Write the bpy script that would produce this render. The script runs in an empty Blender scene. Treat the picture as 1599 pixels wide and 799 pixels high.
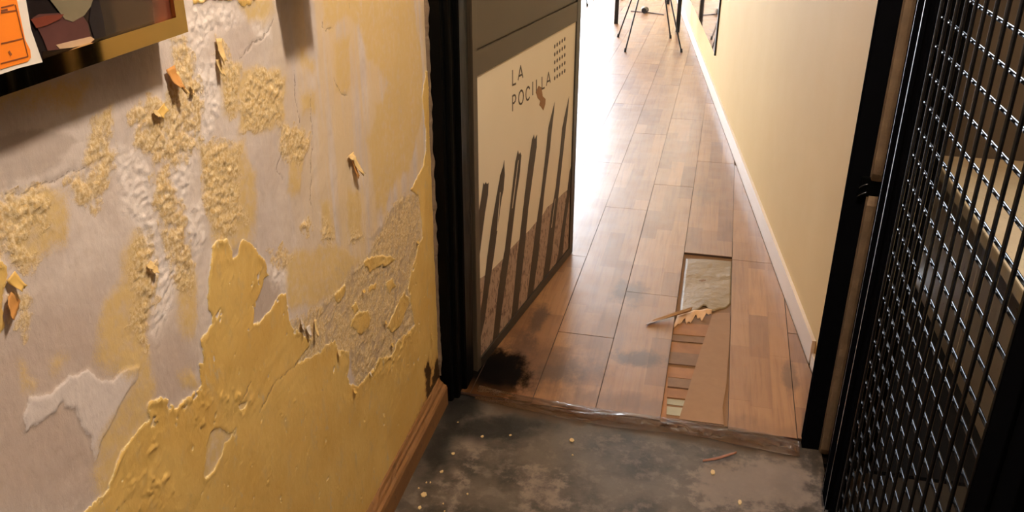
import bpy, bmesh, math, random
import numpy as np
from mathutils import Vector, Matrix

random.seed(7)
S = bpy.context.scene
C = S.collection

# ---------------------------------------------------------------- camera
F_PX, CX, CY, CAM_H = 1364.0, 799.5, 399.5, 1.55
RW = np.array([[0.976, -0.095, -0.195], [0.217, 0.415, 0.884], [0.003, 0.905, -0.426]])
_u, _s, _v = np.linalg.svd(RW); RW = _u @ _v            # rows: world x, y, z in (right, up, forward)
cam_d = bpy.data.cameras.new('camera'); cam = bpy.data.objects.new('camera', cam_d); C.objects.link(cam)
cam_d.sensor_width = 36.0; cam_d.lens = F_PX / 1599.0 * 36.0; cam_d.clip_start = 0.02
_m = Matrix.Identity(4)
for i in range(3):
    _m[i][0], _m[i][1], _m[i][2] = RW[i][0], RW[i][1], -RW[i][2]
_m.translation = (0, 0, CAM_H)
cam.matrix_world = _m
S.camera = cam

# ---------------------------------------------------------------- world, exposure
S.view_settings.view_transform = 'Standard'; S.view_settings.look = 'None'
S.view_settings.gamma = 1.0; S.view_settings.use_curve_mapping = False
S.view_settings.exposure = 0.0
W = bpy.data.worlds.new('sky'); S.world = W; W.use_nodes = True
W.node_tree.nodes['Background'].inputs[0].default_value = (0.77, 0.87, 1.0, 1)
W.node_tree.nodes['Background'].inputs[1].default_value = 24.0

LAMP_POS = (0.3, 1.15, 2.90)
LAMP_STRENGTH = 700.0
LAMP_COL = (1.0, 0.86, 0.70)

def portal(name, loc, rot, sx, sy):
    l = bpy.data.lights.new(name, 'AREA'); l.shape = 'RECTANGLE'; l.size = sx; l.size_y = sy
    l.cycles.is_portal = True
    o = bpy.data.objects.new(name, l); C.objects.link(o); o.location = loc; o.rotation_euler = rot
    return o
portal('far_window_portal', (-2.35, 11.02, 1.45), (math.pi/2, 0, math.pi), 2.20, 2.7)   # area light -Z looks into the room
portal('side_window_portal', (-3.52, 9.3, 1.50), (math.pi/2, 0, -math.pi/2), 2.4, 1.8)

portal('added_opening_portal', (1.0, 3.43, 1.90), (math.pi/2, 0, math.pi), 0.7, 0.8)  # guides daylight through the added stair opening

# ---------------------------------------------------------------- unprojection helpers (pixel -> place)
def ray(px, py):
    return RW @ np.array([px - CX, -(py - CY), F_PX])
def on_floor(px, py, z=0.0):
    d = ray(px, py); t = (z - CAM_H) / d[2]; return (t*d[0], t*d[1])
WALL_X = -0.70
def on_wall(px, py, X=WALL_X):
    d = ray(px, py); t = X / d[0]; return (t*d[1], CAM_H + t*d[2])
LEAF_O = np.array([-0.625, 2.311, 0.0]); LEAF_D = np.array([0.155, 0.972, 0.0]); LEAF_D /= np.linalg.norm(LEAF_D)
LEAF_N = np.array([LEAF_D[1], -LEAF_D[0], 0.0])
def on_leaf(px, py):
    d = ray(px, py); o = np.array([0, 0, CAM_H]); t = LEAF_N @ (LEAF_O - o) / (LEAF_N @ d); p = o + t*d
    return (float((p - LEAF_O) @ LEAF_D), float(p[2]))

# ---------------------------------------------------------------- colour + material helpers
def lin(r, g, b):
    f = lambda c: (c/255/12.92) if c/255 <= 0.04045 else ((c/255+0.055)/1.055)**2.4
    return (f(r), f(g), f(b), 1.0)

class NT:
    def __init__(self, name):
        self.m = bpy.data.materials.new(name); self.m.use_nodes = True
        self.t = self.m.node_tree; self.b = self.t.nodes['Principled BSDF']; self.out = self.t.nodes['Material Output']
    def n(self, typ, props=None, **ins):
        nd = self.t.nodes.new(typ)
        for k, v in (props or {}).items(): setattr(nd, k, v)
        for k, v in ins.items():
            key = int(k[1:]) if k[0] == 'i' and k[1:].isdigit() else k.replace('_', ' ')
            self.put(nd.inputs[key], v)
        return nd
    def put(self, sock, v):
        if isinstance(v, bpy.types.NodeSocket): self.t.links.new(v, sock)
        elif isinstance(v, bpy.types.Node): self.t.links.new(v.outputs[0], sock)
        else: sock.default_value = v
    def set(self, **kw):
        for k, v in kw.items(): self.put(self.b.inputs[k.replace('_', ' ')], v)
        return self
    def coord(self, kind='Object'):
        return self.n('ShaderNodeTexCoord').outputs[kind]
    def pos(self):
        return self.n('ShaderNodeNewGeometry').outputs['Position']
    def mapping(self, vec, scale=(1,1,1), loc=(0,0,0), rot=(0,0,0)):
        return self.n('ShaderNodeMapping', Vector=vec, Scale=scale, Location=loc, Rotation=rot).outputs[0]
    def noise(self, vec, scale, detail=4.0, rough=0.55, dist=0.0):
        return self.n('ShaderNodeTexNoise', Vector=vec, Scale=scale, Detail=detail, Roughness=rough, Distortion=dist).outputs[0]
    def math(self, op, a, b=None, c=None):
        nd = self.t.nodes.new('ShaderNodeMath'); nd.operation = op
        self.put(nd.inputs[0], a)
        if b is not None: self.put(nd.inputs[1], b)
        if c is not None: self.put(nd.inputs[2], c)
        return nd.outputs[0]
    def ss(self, v, lo, hi, a=0.0, b=1.0):
        nd = self.t.nodes.new('ShaderNodeMapRange'); nd.interpolation_type = 'SMOOTHSTEP'
        self.put(nd.inputs['Value'], v); self.put(nd.inputs['From Min'], lo); self.put(nd.inputs['From Max'], hi)
        self.put(nd.inputs['To Min'], a); self.put(nd.inputs['To Max'], b)
        return nd.outputs[0]
    def mix(self, f, a, b):
        nd = self.t.nodes.new('ShaderNodeMix'); nd.data_type = 'RGBA'
        self.put(nd.inputs[0], f); self.put(nd.inputs[6], a); self.put(nd.inputs[7], b)
        return nd.outputs[2]
    def attr(self, name):
        return self.n('ShaderNodeAttribute', {'attribute_name': name}).outputs['Fac']
    def bump(self, h, strength=0.5, dist=0.002):
        self.put(self.b.inputs['Normal'], self.n('ShaderNodeBump', Height=h, Strength=strength, Distance=dist).outputs[0])
        return self

def plain(name, col, rough=0.6, metal=0.0, spec=0.5, var=0.12, scale=30.0, bump=0.15, bdist=0.001, coat=0.0):
    m = NT(name); v = m.coord()
    n = m.noise(v, scale)
    dark = tuple(c*(1-var) for c in col[:3]) + (1,); lite = tuple(min(1, c*(1+var)) for c in col[:3]) + (1,)
    m.set(Base_Color=m.mix(n, dark, lite), Roughness=rough, Metallic=metal)
    m.b.inputs['Specular IOR Level'].default_value = spec
    m.b.inputs['Coat Weight'].default_value = coat
    if bump: m.bump(m.noise(v, scale*3), bump, bdist)
    return m.m

# ---------------------------------------------------------------- mesh helpers
def link(name, me, mat=None, parent=None):
    o = bpy.data.objects.new(name, me); C.objects.link(o)
    if mat is not None and not me.materials: me.materials.append(mat)
    if parent is not None: o.parent = parent
    return o
def mesh(name, verts, faces, mat=None, parent=None, smooth=False):
    me = bpy.data.meshes.new(name); me.from_pydata([tuple(map(float, v)) for v in verts], [], faces); me.update()
    if smooth: me.polygons.foreach_set('use_smooth', [True]*len(me.polygons))
    return link(name, me, mat, parent)
def from_bm(name, bm, mat=None, parent=None, smooth=False):
    bmesh.ops.recalc_face_normals(bm, faces=bm.faces[:])
    me = bpy.data.meshes.new(name); bm.to_mesh(me); bm.free()
    if smooth: me.polygons.foreach_set('use_smooth', [True]*len(me.polygons))
    return link(name, me, mat, parent)
def bm_box(bm, a, b, bevel=0.0):
    r = bmesh.ops.create_cube(bm, size=1.0)
    vs = r['verts']
    for v in vs:
        v.co = Vector([(a[i]+b[i])/2 + v.co[i]*(b[i]-a[i]) for i in range(3)])
    if bevel:
        es = list({e for v in vs for e in v.link_edges})
        bmesh.ops.bevel(bm, geom=es, offset=bevel, segments=2, affect='EDGES', profile=0.6)
def box(name, a, b, mat, parent=None, bevel=0.0):
    bm = bmesh.new(); bm_box(bm, a, b, bevel); return from_bm(name, bm, mat, parent)
def bm_tube(bm, pts, r, seg=8):
    rings = []; pts = [Vector(p) for p in pts]
    for i, p in enumerate(pts):
        d = (pts[min(i+1, len(pts)-1)] - pts[max(i-1, 0)]).normalized()
        a = d.orthogonal().normalized() if i == 0 else (prev - d*prev.dot(d)).normalized()
        prev = a; b = d.cross(a)
        rr = r[i] if isinstance(r, (list, tuple)) else r
        rings.append([bm.verts.new(p + (a*math.cos(t) + b*math.sin(t))*rr) for t in [2*math.pi*k/seg for k in range(seg)]])
    for i in range(len(rings)-1):
        for k in range(seg):
            bm.faces.new((rings[i][k], rings[i][(k+1) % seg], rings[i+1][(k+1) % seg], rings[i+1][k]))
    for rg in (rings[0][::-1], rings[-1]): bm.faces.new([bm.verts.new(v.co) for v in rg])      # caps keep their own vertices
def tube(name, pts, r, mat, parent=None, seg=8):
    bm = bmesh.new(); bm_tube(bm, pts, r, seg); return from_bm(name, bm, mat, parent, True)
def prism(name, poly, z0, z1, mat, parent=None, tf=None):
    """extrude 2D polygon between z0 and z1; tf maps (u, v, h) to xyz"""
    tf = tf or (lambda u, v, h: (u, v, h)); n = len(poly)
    vs = [tf(u, v, z0) for u, v in poly] + [tf(u, v, z1) for u, v in poly]
    fs = [tuple(range(n))[::-1], tuple(range(n, 2*n))] + [(i, (i+1) % n, n+(i+1) % n, n+i) for i in range(n)]
    bm = bmesh.new(); bv = [bm.verts.new(v) for v in vs]
    for f in fs: bm.faces.new([bv[i] for i in f])
    return from_bm(name, bm, mat, parent)
def sheet(name, nu, nv, fn, thick, mat, parent=None):
    """curved sheet of real thickness: fn(u, v) -> xyz for u, v in 0..1"""
    P = [[Vector(fn(i/nu, j/nv)) for j in range(nv+1)] for i in range(nu+1)]
    vs, fs = [], []
    for s in (0, 1):
        for i in range(nu+1):
            for j in range(nv+1):
                a = P[min(i+1, nu)][j] - P[max(i-1, 0)][j]; b = P[i][min(j+1, nv)] - P[i][max(j-1, 0)]
                n = a.cross(b); n = n.normalized() if n.length > 0 else Vector((0, 0, 1))
                vs.append(P[i][j] + n*thick*s)
    K = (nu+1)*(nv+1); id = lambda s, i, j: s*K + i*(nv+1) + j
    for i in range(nu):
        for j in range(nv):
            fs.append((id(1, i, j), id(1, i+1, j), id(1, i+1, j+1), id(1, i, j+1)))
            fs.append((id(0, i, j+1), id(0, i+1, j+1), id(0, i+1, j), id(0, i, j)))
    for i in range(nu):
        fs.append((id(0, i, 0), id(0, i+1, 0), id(1, i+1, 0), id(1, i, 0)))
        fs.append((id(1, i, nv), id(1, i+1, nv), id(0, i+1, nv), id(0, i, nv)))
    for j in range(nv):
        fs.append((id(1, 0, j), id(1, 0, j+1), id(0, 0, j+1), id(0, 0, j)))
        fs.append((id(0, nu, j), id(0, nu, j+1), id(1, nu, j+1), id(1, nu, j)))
    return mesh(name, vs, fs, mat, parent, True)
def empty(name, loc=(0, 0, 0), rz=0.0):
    o = bpy.data.objects.new(name, None); C.objects.link(o); o.location = loc; o.rotation_euler = (0, 0, rz); o.empty_display_size = 0.05
    return o
def tag(o, label, cat, group=None):
    o['label'] = label; o['category'] = cat
    if group: o['group'] = group
    return o
def struct(o, label=None):
    o['kind'] = 'structure'
    if label: o['label'] = label
    return o

# ---------------------------------------------------------------- numpy noise
_rng = np.random.RandomState(3); _perm = _rng.permutation(512); _g = _rng.rand(512)*2*np.pi
def pnoise(x, y):
    xi = np.floor(x).astype(int); yi = np.floor(y).astype(int); xf = x-xi; yf = y-yi
    def gr(ix, iy, dx, dy):
        h = _perm[(_perm[ix & 511] + iy) & 511]; a = _g[h]; return np.cos(a)*dx + np.sin(a)*dy
    u = xf*xf*xf*(xf*(xf*6-15)+10); v = yf*yf*yf*(yf*(yf*6-15)+10)
    a = gr(xi, yi, xf, yf); b = gr(xi+1, yi, xf-1, yf); c = gr(xi, yi+1, xf, yf-1); d = gr(xi+1, yi+1, xf-1, yf-1)
    return (a+u*(b-a)) + v*((c+u*(d-c)) - (a+u*(b-a)))
def fbm(x, y, s, o=4, r=0.5):
    t = 0; a = 1.0
    for k in range(o):
        t = t + a*pnoise(x*s*2**k + 17.3*k, y*s*2**k + 5.1*k); a *= r
    return t
def poly_sd(X, Y, poly, lim=0.05):
    """signed distance (positive inside) to a polygon, clipped to +-lim"""
    P = np.array(poly); out = np.full(X.shape, -lim)
    sel = (X > P[:, 0].min()-lim) & (X < P[:, 0].max()+lim) & (Y > P[:, 1].min()-lim) & (Y < P[:, 1].max()+lim)
    if not sel.any(): return out
    x, y = X[sel], Y[sel]; d2 = np.full(x.shape, 1e9); ins = np.zeros(x.shape, bool)
    for i in range(len(P)):
        ax, ay = P[i]; bx, by = P[(i+1) % len(P)]
        ex, ey = bx-ax, by-ay; t = np.clip(((x-ax)*ex + (y-ay)*ey)/(ex*ex+ey*ey+1e-12), 0, 1)
        d2 = np.minimum(d2, (x-ax-t*ex)**2 + (y-ay-t*ey)**2)
        if ay != by:
            c = ((ay > y) != (by > y)) & (x < (bx-ax)*(y-ay)/(by-ay)+ax); ins ^= c
    out[sel] = np.clip(np.where(ins, 1, -1)*np.sqrt(d2), -lim, lim)
    return out
def line_d(X, Y, pts, lim=0.05):
    out = np.full(X.shape, lim)
    for (ax, ay), (bx, by) in zip(pts[:-1], pts[1:]):
        ex, ey = bx-ax, by-ay; t = np.clip(((X-ax)*ex + (Y-ay)*ey)/(ex*ex+ey*ey+1e-12), 0, 1)
        out = np.minimum(out, np.sqrt((X-ax-t*ex)**2 + (Y-ay-t*ey)**2))
    return out

# ================================================================= WALL LEFT: peeling paint
def wl(*pts): return [on_wall(x, y) for x, y in pts]
TOP = [wl((90,830),(133,799),(150,780),(170,762),(175,735),(190,702),(212,675),(231,657),(229,640),(234,628),(250,620),(262,626),(270,637),(287,624),(315,604),(316,597),(310,564),(317,565),(314,531),(321,520),(331,502),(324,475),(325,437),(330,405),(330,388),(337,377),(355,376),(360,387),(363,402),(369,397),(375,380),(384,375),(392,380),(400,392),(410,402),(416,415),(419,430),(411,440),(400,470),(394,505),(404,504),(425,477),(436,460),(446,457),(449,482),(450,500),(453,508),(470,520),(477,527),(488,530),(470,556),(467,566),(480,560),(500,552),(508,540),(522,531),(530,548),(545,548),(545,575),(541,588),(548,600),(557,603),(566,595),(572,588),(584,574),(590,560),(612,556),(620,532),(634,522),(647,508),(643,480),(637,450),(641,425),(650,400),(652,382),(660,370),(655,320),(652,305),(640,297),(650,280),(661,257),(665,232),(664,197),(659,155),(664,110),(690,90),(760,300),(760,900),(90,900)),
       wl((0,405),(12,420),(11,448),(5,470),(4,505),(-6,530),(-20,530),(-20,400)),
       wl((300,-20),(370,-20),(398,-20),(400,0),(385,5),(378,8),(366,0),(300,2)),
       wl((520,462),(530,450),(540,446),(536,462),(526,474)), wl((566,410),(580,400),(600,398),(618,404),(606,414),(590,416),(576,424)), wl((602,442),(612,436),(618,446),(608,458)), wl((548,478),(556,470),(560,484),(552,490)), wl((575,446),(588,442),(586,452),(576,454)), wl((630,455),(640,470),(626,505),(612,520),(604,512),(618,480)),
       wl((548,497),(560,487),(575,484),(578,498),(573,515),(562,524),(548,512))]
HOLES = [wl((327,672),(340,668),(362,678),(360,686),(349,690),(345,708),(335,730),(318,748),(316,742),(320,712)),
         wl((372,632),(385,627),(382,634),(373,638))]
CRUMB = [wl((212,185),(225,165),(245,152),(262,140),(270,115),(274,62),(288,60),(296,80),(302,108),(312,140),(315,228),(295,243),(262,253),(230,242),(211,226)),
         wl((240,254),(266,253),(272,300),(288,330),(291,380),(298,405),(290,455),(270,440),(262,380),(250,340),(243,290)),
         wl((316,242),(345,226),(372,233),(376,262),(373,322),(388,342),(368,352),(345,372),(335,330),(318,312)),
         wl((346,104),(372,104),(373,168),(350,172)), wl((390,122),(405,112),(440,118),(441,152),(437,190),(415,197),(378,205),(376,162)),
         wl((-10,316),(25,314),(60,302),(80,318),(70,340),(60,360),(40,380),(60,410),(30,405),(-10,402)),
         wl((106,284),(130,265),(148,225),(150,192),(166,180),(176,215),(178,262),(150,294),(145,312),(122,304)),
         wl((203,400),(215,375),(232,372),(243,400),(241,462),(226,500),(222,540),(207,522),(211,470),(205,430)),
         wl((452,506),(478,492),(500,478),(530,452),(555,420),(572,404),(590,370),(602,345),(612,322),(630,308),(652,303),(657,380),(641,425),(639,450),(648,505),(634,524),(620,534),(612,557),(588,567),(572,602),(556,602),(545,550),(530,548),(522,530),(500,552),(470,562),(477,527)),
         wl((436,205),(455,196),(482,212),(478,242),(458,250),(440,240)), wl((502,345),(512,340),(520,362),(516,376),(504,374)), wl((472,350),(482,346),(486,356),(478,364),(470,360)),
         wl((543,362),(556,358),(566,372),(556,378),(546,374)), wl((335,55),(343,62),(353,90),(342,95),(334,78)), wl((4,455),(28,448),(40,462),(52,486),(47,504),(40,520),(30,482),(8,472)),
         wl((612,345),(640,318),(652,340),(652,372),(632,376)), wl((420,392),(440,382),(450,400),(445,415),(430,412))]
TAN = [wl((180,665),(300,630),(420,600),(560,620),(620,799),(200,799)),
       wl((150,572),(158,485),(165,465),(190,440),(185,400),(205,365),(240,380),(222,540),(235,575),(242,612),(228,660),(185,712),(168,764),(150,790),(146,735),(158,690),(178,655),(200,612),(210,580),(190,572)),
       wl((274,420),(300,418),(306,480),(296,532),(283,526),(275,470)), wl((282,590),(300,575),(314,590),(300,606),(285,610)),
       wl((-10,158),(115,118),(136,132),(122,168),(70,165),(-10,195)), wl((155,178),(174,172),(176,198),(150,200)), wl((25,316),(70,296),(101,305),(103,375),(78,395),(60,410),(20,400)),
       wl((500,-20),(640,-20),(655,60),(660,120),(657,190),(640,262),(610,292),(600,332),(588,330),(580,260),(575,215),(590,180),(605,130),(575,90),(560,40),(540,30),(520,45),(505,40)),
       wl((520,62),(546,62),(546,140),(525,136)), wl((585,160),(642,150),(652,200),(640,240),(585,240)), wl((543,298),(562,300),(566,370),(545,366)), wl((500,322),(514,312),(522,366),(505,374)),
       wl((448,200),(472,205),(470,302),(450,300)), wl((472,150),(492,148),(494,180),(474,178)), wl((385,270),(400,270),(400,322),(385,330)), wl((440,400),(520,380),(560,408),(530,450),(498,476),(456,485),(448,450)),
       wl((375,0),(425,-20),(430,20),(405,45),(385,30)), wl((340,100),(375,100),(376,170),(348,178)), wl((310,235),(380,225),(400,330),(390,380),(340,385)), wl((376,110),(445,110),(445,200),(370,212)), wl((30,570),(38,572),(45,590),(58,592),(55,600),(40,600)), wl((464,84),(474,78),(482,96),(492,104),(488,116),(476,112)), wl((92,564),(98,560),(104,566),(100,575),(93,572))]
WHITE = [wl((300,5),(370,2),(382,25),(358,42),(330,46),(318,70),(300,88),(297,50)), wl((265,250),(300,232),(306,270),(300,300),(287,322),(270,300)),
         wl((178,240),(232,250),(240,290),(245,350),(262,400),(272,450),(262,470),(240,440),(228,400),(215,360),(190,330),(180,290)), wl((300,90),(332,90),(346,170),(332,205),(318,240),(311,140)), wl((390,40),(420,36),(424,55),(400,60)), wl((290,320),(315,310),(322,360),(308,390),(295,380)), wl((240,405),(268,395),(276,450),(262,500),(240,530),(232,520),(243,460)), wl((415,415),(445,420),(455,500),(448,498),(446,455),(432,452))]
SKIM = [wl((104,588),(120,583),(136,578),(158,592),(178,588),(196,574),(216,574),(205,600),(190,628),(175,655),(158,690),(148,720),(142,680),(130,680),(118,640),(100,630),(72,650),(40,672),(38,640),(48,618),(80,615))]
GREY = [wl((411,438),(400,470),(394,506),(404,506),(425,478),(440,458),(432,440)), wl((360,384),(372,376),(385,370),(400,385),(404,398),(392,382),(380,378),(368,402),(362,402)), wl((600,350),(625,318),(640,330),(630,360),(600,378),(575,372)), wl((546,550),(566,548),(562,574),(545,574)), wl((580,530),(602,525),(600,560),(584,572),(576,555)), wl((520,420),(545,400),(560,430),(530,452)), wl((-10,210),(60,205),(120,215),(90,260),(-10,300))]
CRACK = [wl((504,32),(504,42),(509,47),(518,43)), wl((545,2),(546,14)), wl((521,122),(526,136),(536,146),(542,150)), wl((392,595),(376,628)), wl((470,560),(425,600),(405,640)), wl((-5,308),(40,297),(90,277),(133,264)), wl((484,150),(488,230),(485,290),(488,330)), wl((460,110),(462,150),(468,190)), wl((372,92),(395,70),(420,50),(428,30)), wl((438,240),(432,262),(440,280))]
DIM = [wl((-40,520),(120,480),(300,500),(310,600),(220,680),(140,799),(-40,799))]
RIDGE = [wl((265,640),(300,618),(340,608),(372,598),(378,612),(348,626),(322,642),(290,648)), wl((222,692),(250,678),(248,700),(228,708)), wl((300,645),(330,655),(325,668),(300,660)), wl((372,634),(398,620),(400,632),(378,648)), wl((190,752),(250,720),(290,760),(230,790)), wl((560,560),(600,545),(640,500),(650,520),(612,575),(575,600))]
STAIN = [wl((662,575),(668,558),(674,575),(672,600),(680,560),(686,552),(690,600),(682,640),(660,668),(664,620)), wl((655,640),(680,600),(690,610),(660,660),(625,722),(600,765),(590,775),(620,715))]

Y0, Y1, Z0, Z1 = 0.42, 2.18, 0.03, 1.46
STEP = 0.0026
ny = int((Y1-Y0)/STEP)+1; nz = int((Z1-Z0)/STEP)+1
gy, gz = np.meshgrid(np.linspace(Y0, Y1, ny), np.linspace(Z0, Z1, nz), indexing='ij')
jx = fbm(gy, gz, 26, 5, 0.68)*0.0066; jz = fbm(gy+9.1, gz+3.7, 26, 5, 0.68)*0.0066
jy = gy + jx; jzz = gz + jz
sy_ = gy + jx + fbm(gy+1.7, gz+2.9, 11, 3)*0.014; sz_ = gz + jz + fbm(gy+6.3, gz+8.1, 11, 3)*0.018
def layer(polys, soft=False):
    out = np.full(gy.shape, -0.05)
    for p in polys: out = np.maximum(out, poly_sd(sy_ if soft else jy, sz_ if soft else jzz, p))
    return out
top = layer(TOP); top = np.minimum(top, -layer(HOLES))
# small chips lost from the solid paint, densest along its torn upper edge
chip = fbm(gy+2.0, gz*0.8, 40, 4, 0.65) - 0.56 - np.clip(top, 0, 0.05)*2.6
top = np.minimum(top, np.where(chip > -0.2, -chip*0.02, 0.05))
crumb = np.maximum(layer(CRUMB[:8]+CRUMB[9:], True), layer([CRUMB[8]])); big_crumb = layer([CRUMB[8]]); tan = layer(TAN, True); white = layer(WHITE, True); skim = layer(SKIM); grey = layer(GREY); stain = layer(STAIN); dim = layer(DIM, True); ridge = layer(RIDGE, True)
crack = np.full(gy.shape, 0.05)
for c in CRACK: crack = np.minimum(crack, line_d(jy, jzz, c))
st = lambda v, a, b: (lambda t: t*t*(3-2*t))(np.clip((v-a)/(b-a), 0, 1))
n1 = fbm(gy, gz, 48, 4, 0.75); n2 = fbm(gy+4.4, gz+1.2, 120, 2, 0.6); n3 = fbm(gy*1.0+7, gz*0.35, 20, 3, 0.5)
cm = st(crumb, -0.004, 0.010); wm = st(white, -0.008, 0.014); tm = st(top, -0.0008, 0.0018)
crumbmix = np.clip(crumb/0.02, -2, 0.5) + n1*1.3 + 0.05 - 0.72*st(big_crumb, -0.004, 0.012)*(0.6+1.2*fbm(gy+1, gz+6, 11, 3))                       # > 0: yellow crust, < 0: bare plaster inside crumbly patch
disp = (0.0012*fbm(gy, gz, 6, 3) + 0.0004*n1
        + tm*(0.0016 + 0.0006*fbm(gy, gz, 12, 3)) + 0.0012*np.exp(-(np.maximum(top-0.002, 0)/0.005)**2)*tm*st(fbm(gy+3, gz+8, 16, 2), 0.02, 0.3)
        + (1-tm)*cm*(0.0004 + 0.0019*np.maximum(n1, -0.2) + 0.0016*n2 + 0.0012*st(fbm(gy+2.2, gz+7.7, 30, 3), 0.15, 0.6))*(1-0.55*st(big_crumb, 0, 0.01)) + (1-tm)*wm*(0.0022*np.maximum(n1, -0.1)+0.0014*n2)
        + st(skim, -0.0005, 0.0015)*0.0014 - 0.0010*np.exp(-(crack/0.0016)**2)
        + st(tan, -0.001, 0.002)*0.0003 + st(ridge, -0.008, 0.008)*0.0042*np.maximum(fbm(gy+gz*0.6, gz-gy*0.6, 44, 4, 0.65), 0))
V = np.empty((ny*nz, 3)); V[:, 0] = WALL_X + disp.ravel(); V[:, 1] = gy.ravel(); V[:, 2] = gz.ravel()
ii, jj = np.meshgrid(np.arange(ny-1), np.arange(nz-1), indexing='ij'); k0 = (ii*nz + jj).ravel()
Fq = np.stack([k0, k0+nz, k0+nz+1, k0+1], 1)
# the same wall goes on behind the camera and up to the ceiling
ext = []
def q(y0, y1, z0, z1): ext.append([(WALL_X, y0, z0), (WALL_X, y1, z0), (WALL_X, y1, z1), (WALL_X, y0, z1)])
q(-1.4, Y0, 0.0, 3.0); q(Y0, Y1, Z1, 3.0); q(Y0, Y1, 0.0, Z0)
nb = len(V); V = np.vstack([V] + [np.array(e) for e in ext]); Fq = np.vstack([Fq] + [np.arange(nb+4*i, nb+4*i+4)[None] for i in range(len(ext))])
me = bpy.data.meshes.new('wall_left')
me.vertices.add(len(V)); me.vertices.foreach_set('co', V.ravel())
me.loops.add(Fq.size); me.loops.foreach_set('vertex_index', Fq.ravel().astype(np.int32))
me.polygons.add(len(Fq)); me.polygons.foreach_set('loop_start', np.arange(0, Fq.size, 4, dtype=np.int32))
me.polygons.foreach_set('use_smooth', np.ones(len(Fq), bool))
me.update(); me.validate()
for nm, arr, dflt in (('top', top, -0.05), ('crumb', crumbmix*0.01 + np.where(crumb < -0.012, -0.05, 0), -0.05), ('rough', big_crumb, -0.05), ('tan', tan, -0.05), ('white', white, -0.05), ('skim', skim, -0.05), ('grey', grey, -0.05), ('crack', crack, 0.05), ('dim', dim, -0.05), ('stain', stain, -0.05)):
    a = me.attributes.new(nm, 'FLOAT', 'POINT')
    a.data.foreach_set('value', np.concatenate([arr.ravel(), np.full(len(V)-nb, dflt)]).astype(np.float32))

m = NT('peeling_wall_paint'); P = m.pos()
fine = m.noise(P, 420, 3); mid = m.noise(P, 60, 5); big = m.noise(P, 7, 4)
streak = m.noise(m.mapping(P, (1, 26, 2.2)), 1.0, 4)
fn = m.math('MULTIPLY', m.math('SUBTRACT', fine, 0.5), 0.004)
def msk(name, lo, hi, amp=1.0): return m.ss(m.math('ADD', m.attr(name), m.math('MULTIPLY', fn, amp)), lo, hi)
sepY = m.n('ShaderNodeSeparateXYZ', Vector=P)
ymask = m.ss(sepY.outputs[1], 1.2, 1.6)
base = m.mix(m.ss(big, 0.35, 0.65), lin(196, 181, 173), lin(212, 198, 190))
base = m.mix(m.math('MULTIPLY', m.ss(mid, 0.45, 0.75), 0.3), base, lin(182, 162, 146))
base = m.mix(m.math('MULTIPLY', m.math('MULTIPLY', m.ss(streak, 0.36, 0.60), ymask), 0.72), base, lin(214, 186, 138))
base = m.mix(m.math('MULTIPLY', msk('grey', -0.004, 0.004), 0.5), base, lin(160, 142, 128))
base = m.mix(m.ss(m.attr('dim'), -0.05, 0.05, 0, 0.55), base, lin(176, 154, 140))
base = m.mix(msk('skim', -0.0006, 0.0006), base, lin(212, 199, 194))
base = m.mix(m.math('MULTIPLY', msk('tan', -0.012, 0.010, 5), m.ss(mid, 0.25, 0.6, 0.55, 0.95)), base, m.mix(big, lin(204, 174, 118), lin(214, 184, 128)))
base = m.mix(m.ss(m.attr('rough'), -0.004, 0.006, 0, 0.75), base, m.mix(m.noise(P, 45, 5), lin(158, 134, 100), lin(186, 160, 124)))
base = m.mix(m.math('MULTIPLY', msk('white', -0.012, 0.012, 3), m.ss(mid, 0.3, 0.7, 0.3, 0.9)), base, lin(234, 222, 216))
cr = m.math('MULTIPLY', msk('crumb', -0.007, 0.005, 3), 0.92)
base = m.mix(cr, base, m.mix(m.ss(m.noise(P, 210, 4), 0.35, 0.68), lin(194, 160, 104), lin(224, 202, 162)))
tp = m.math('ADD', m.attr('top'), m.math('MULTIPLY', fn, 0.5))
ycol = m.mix(m.ss(big, 0.3, 0.7), lin(208, 168, 92), lin(218, 182, 108))
scuff = m.noise(m.mapping(P, (1, 9, 5), rot=(0.7, 0, 0)), 3.0, 5, 0.65)
ycol = m.mix(m.math('MULTIPLY', m.ss(scuff, 0.52, 0.74), 0.7), ycol, lin(196, 168, 118))
edge = m.math('MULTIPLY', m.ss(tp, -0.0012, 0.0, 0, 1), m.ss(tp, 0.0004, 0.0016, 1, 0))
wear = m.noise(m.mapping(P, (1, 16, 7), rot=(0.75, 0, 0)), 2.2, 7, 0.72)
ycol = m.mix(m.ss(wear, 0.60, 0.68, 0, 0.75), ycol, lin(194, 174, 140)); ycol = m.mix(m.ss(m.noise(P, 22, 6, 0.7), 0.55, 0.75, 0, 0.35), ycol, lin(186, 150, 76))
base = m.mix(m.ss(tp, -0.0003, 0.0003), base, ycol)
base = m.mix(m.math('MULTIPLY', edge, m.ss(mid, 0.4, 0.6, 0.1, 0.85)), base, lin(236, 214, 160))
base = m.mix(m.ss(m.attr('crack'), 0.0008, 0.0018, 0.55, 0.0), base, lin(110, 92, 78))
sn = m.math('ADD', m.attr('stain'), m.math('MULTIPLY', m.math('SUBTRACT', mid, 0.5), 0.05))
base = m.mix(m.ss(sn, -0.012, 0.01, 0, 0.75), base, lin(140, 84, 26))
base = m.mix(m.ss(sn, 0.004, 0.011, 0, 0.9), base, lin(40, 26, 14))
m.set(Base_Color=base, Roughness=m.mix(m.ss(tp, -0.0003, 0.0003), (0.85,)*3+(1,), (0.5,)*3+(1,)))
m.b.inputs['Specular IOR Level'].default_value = 0.35
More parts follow.
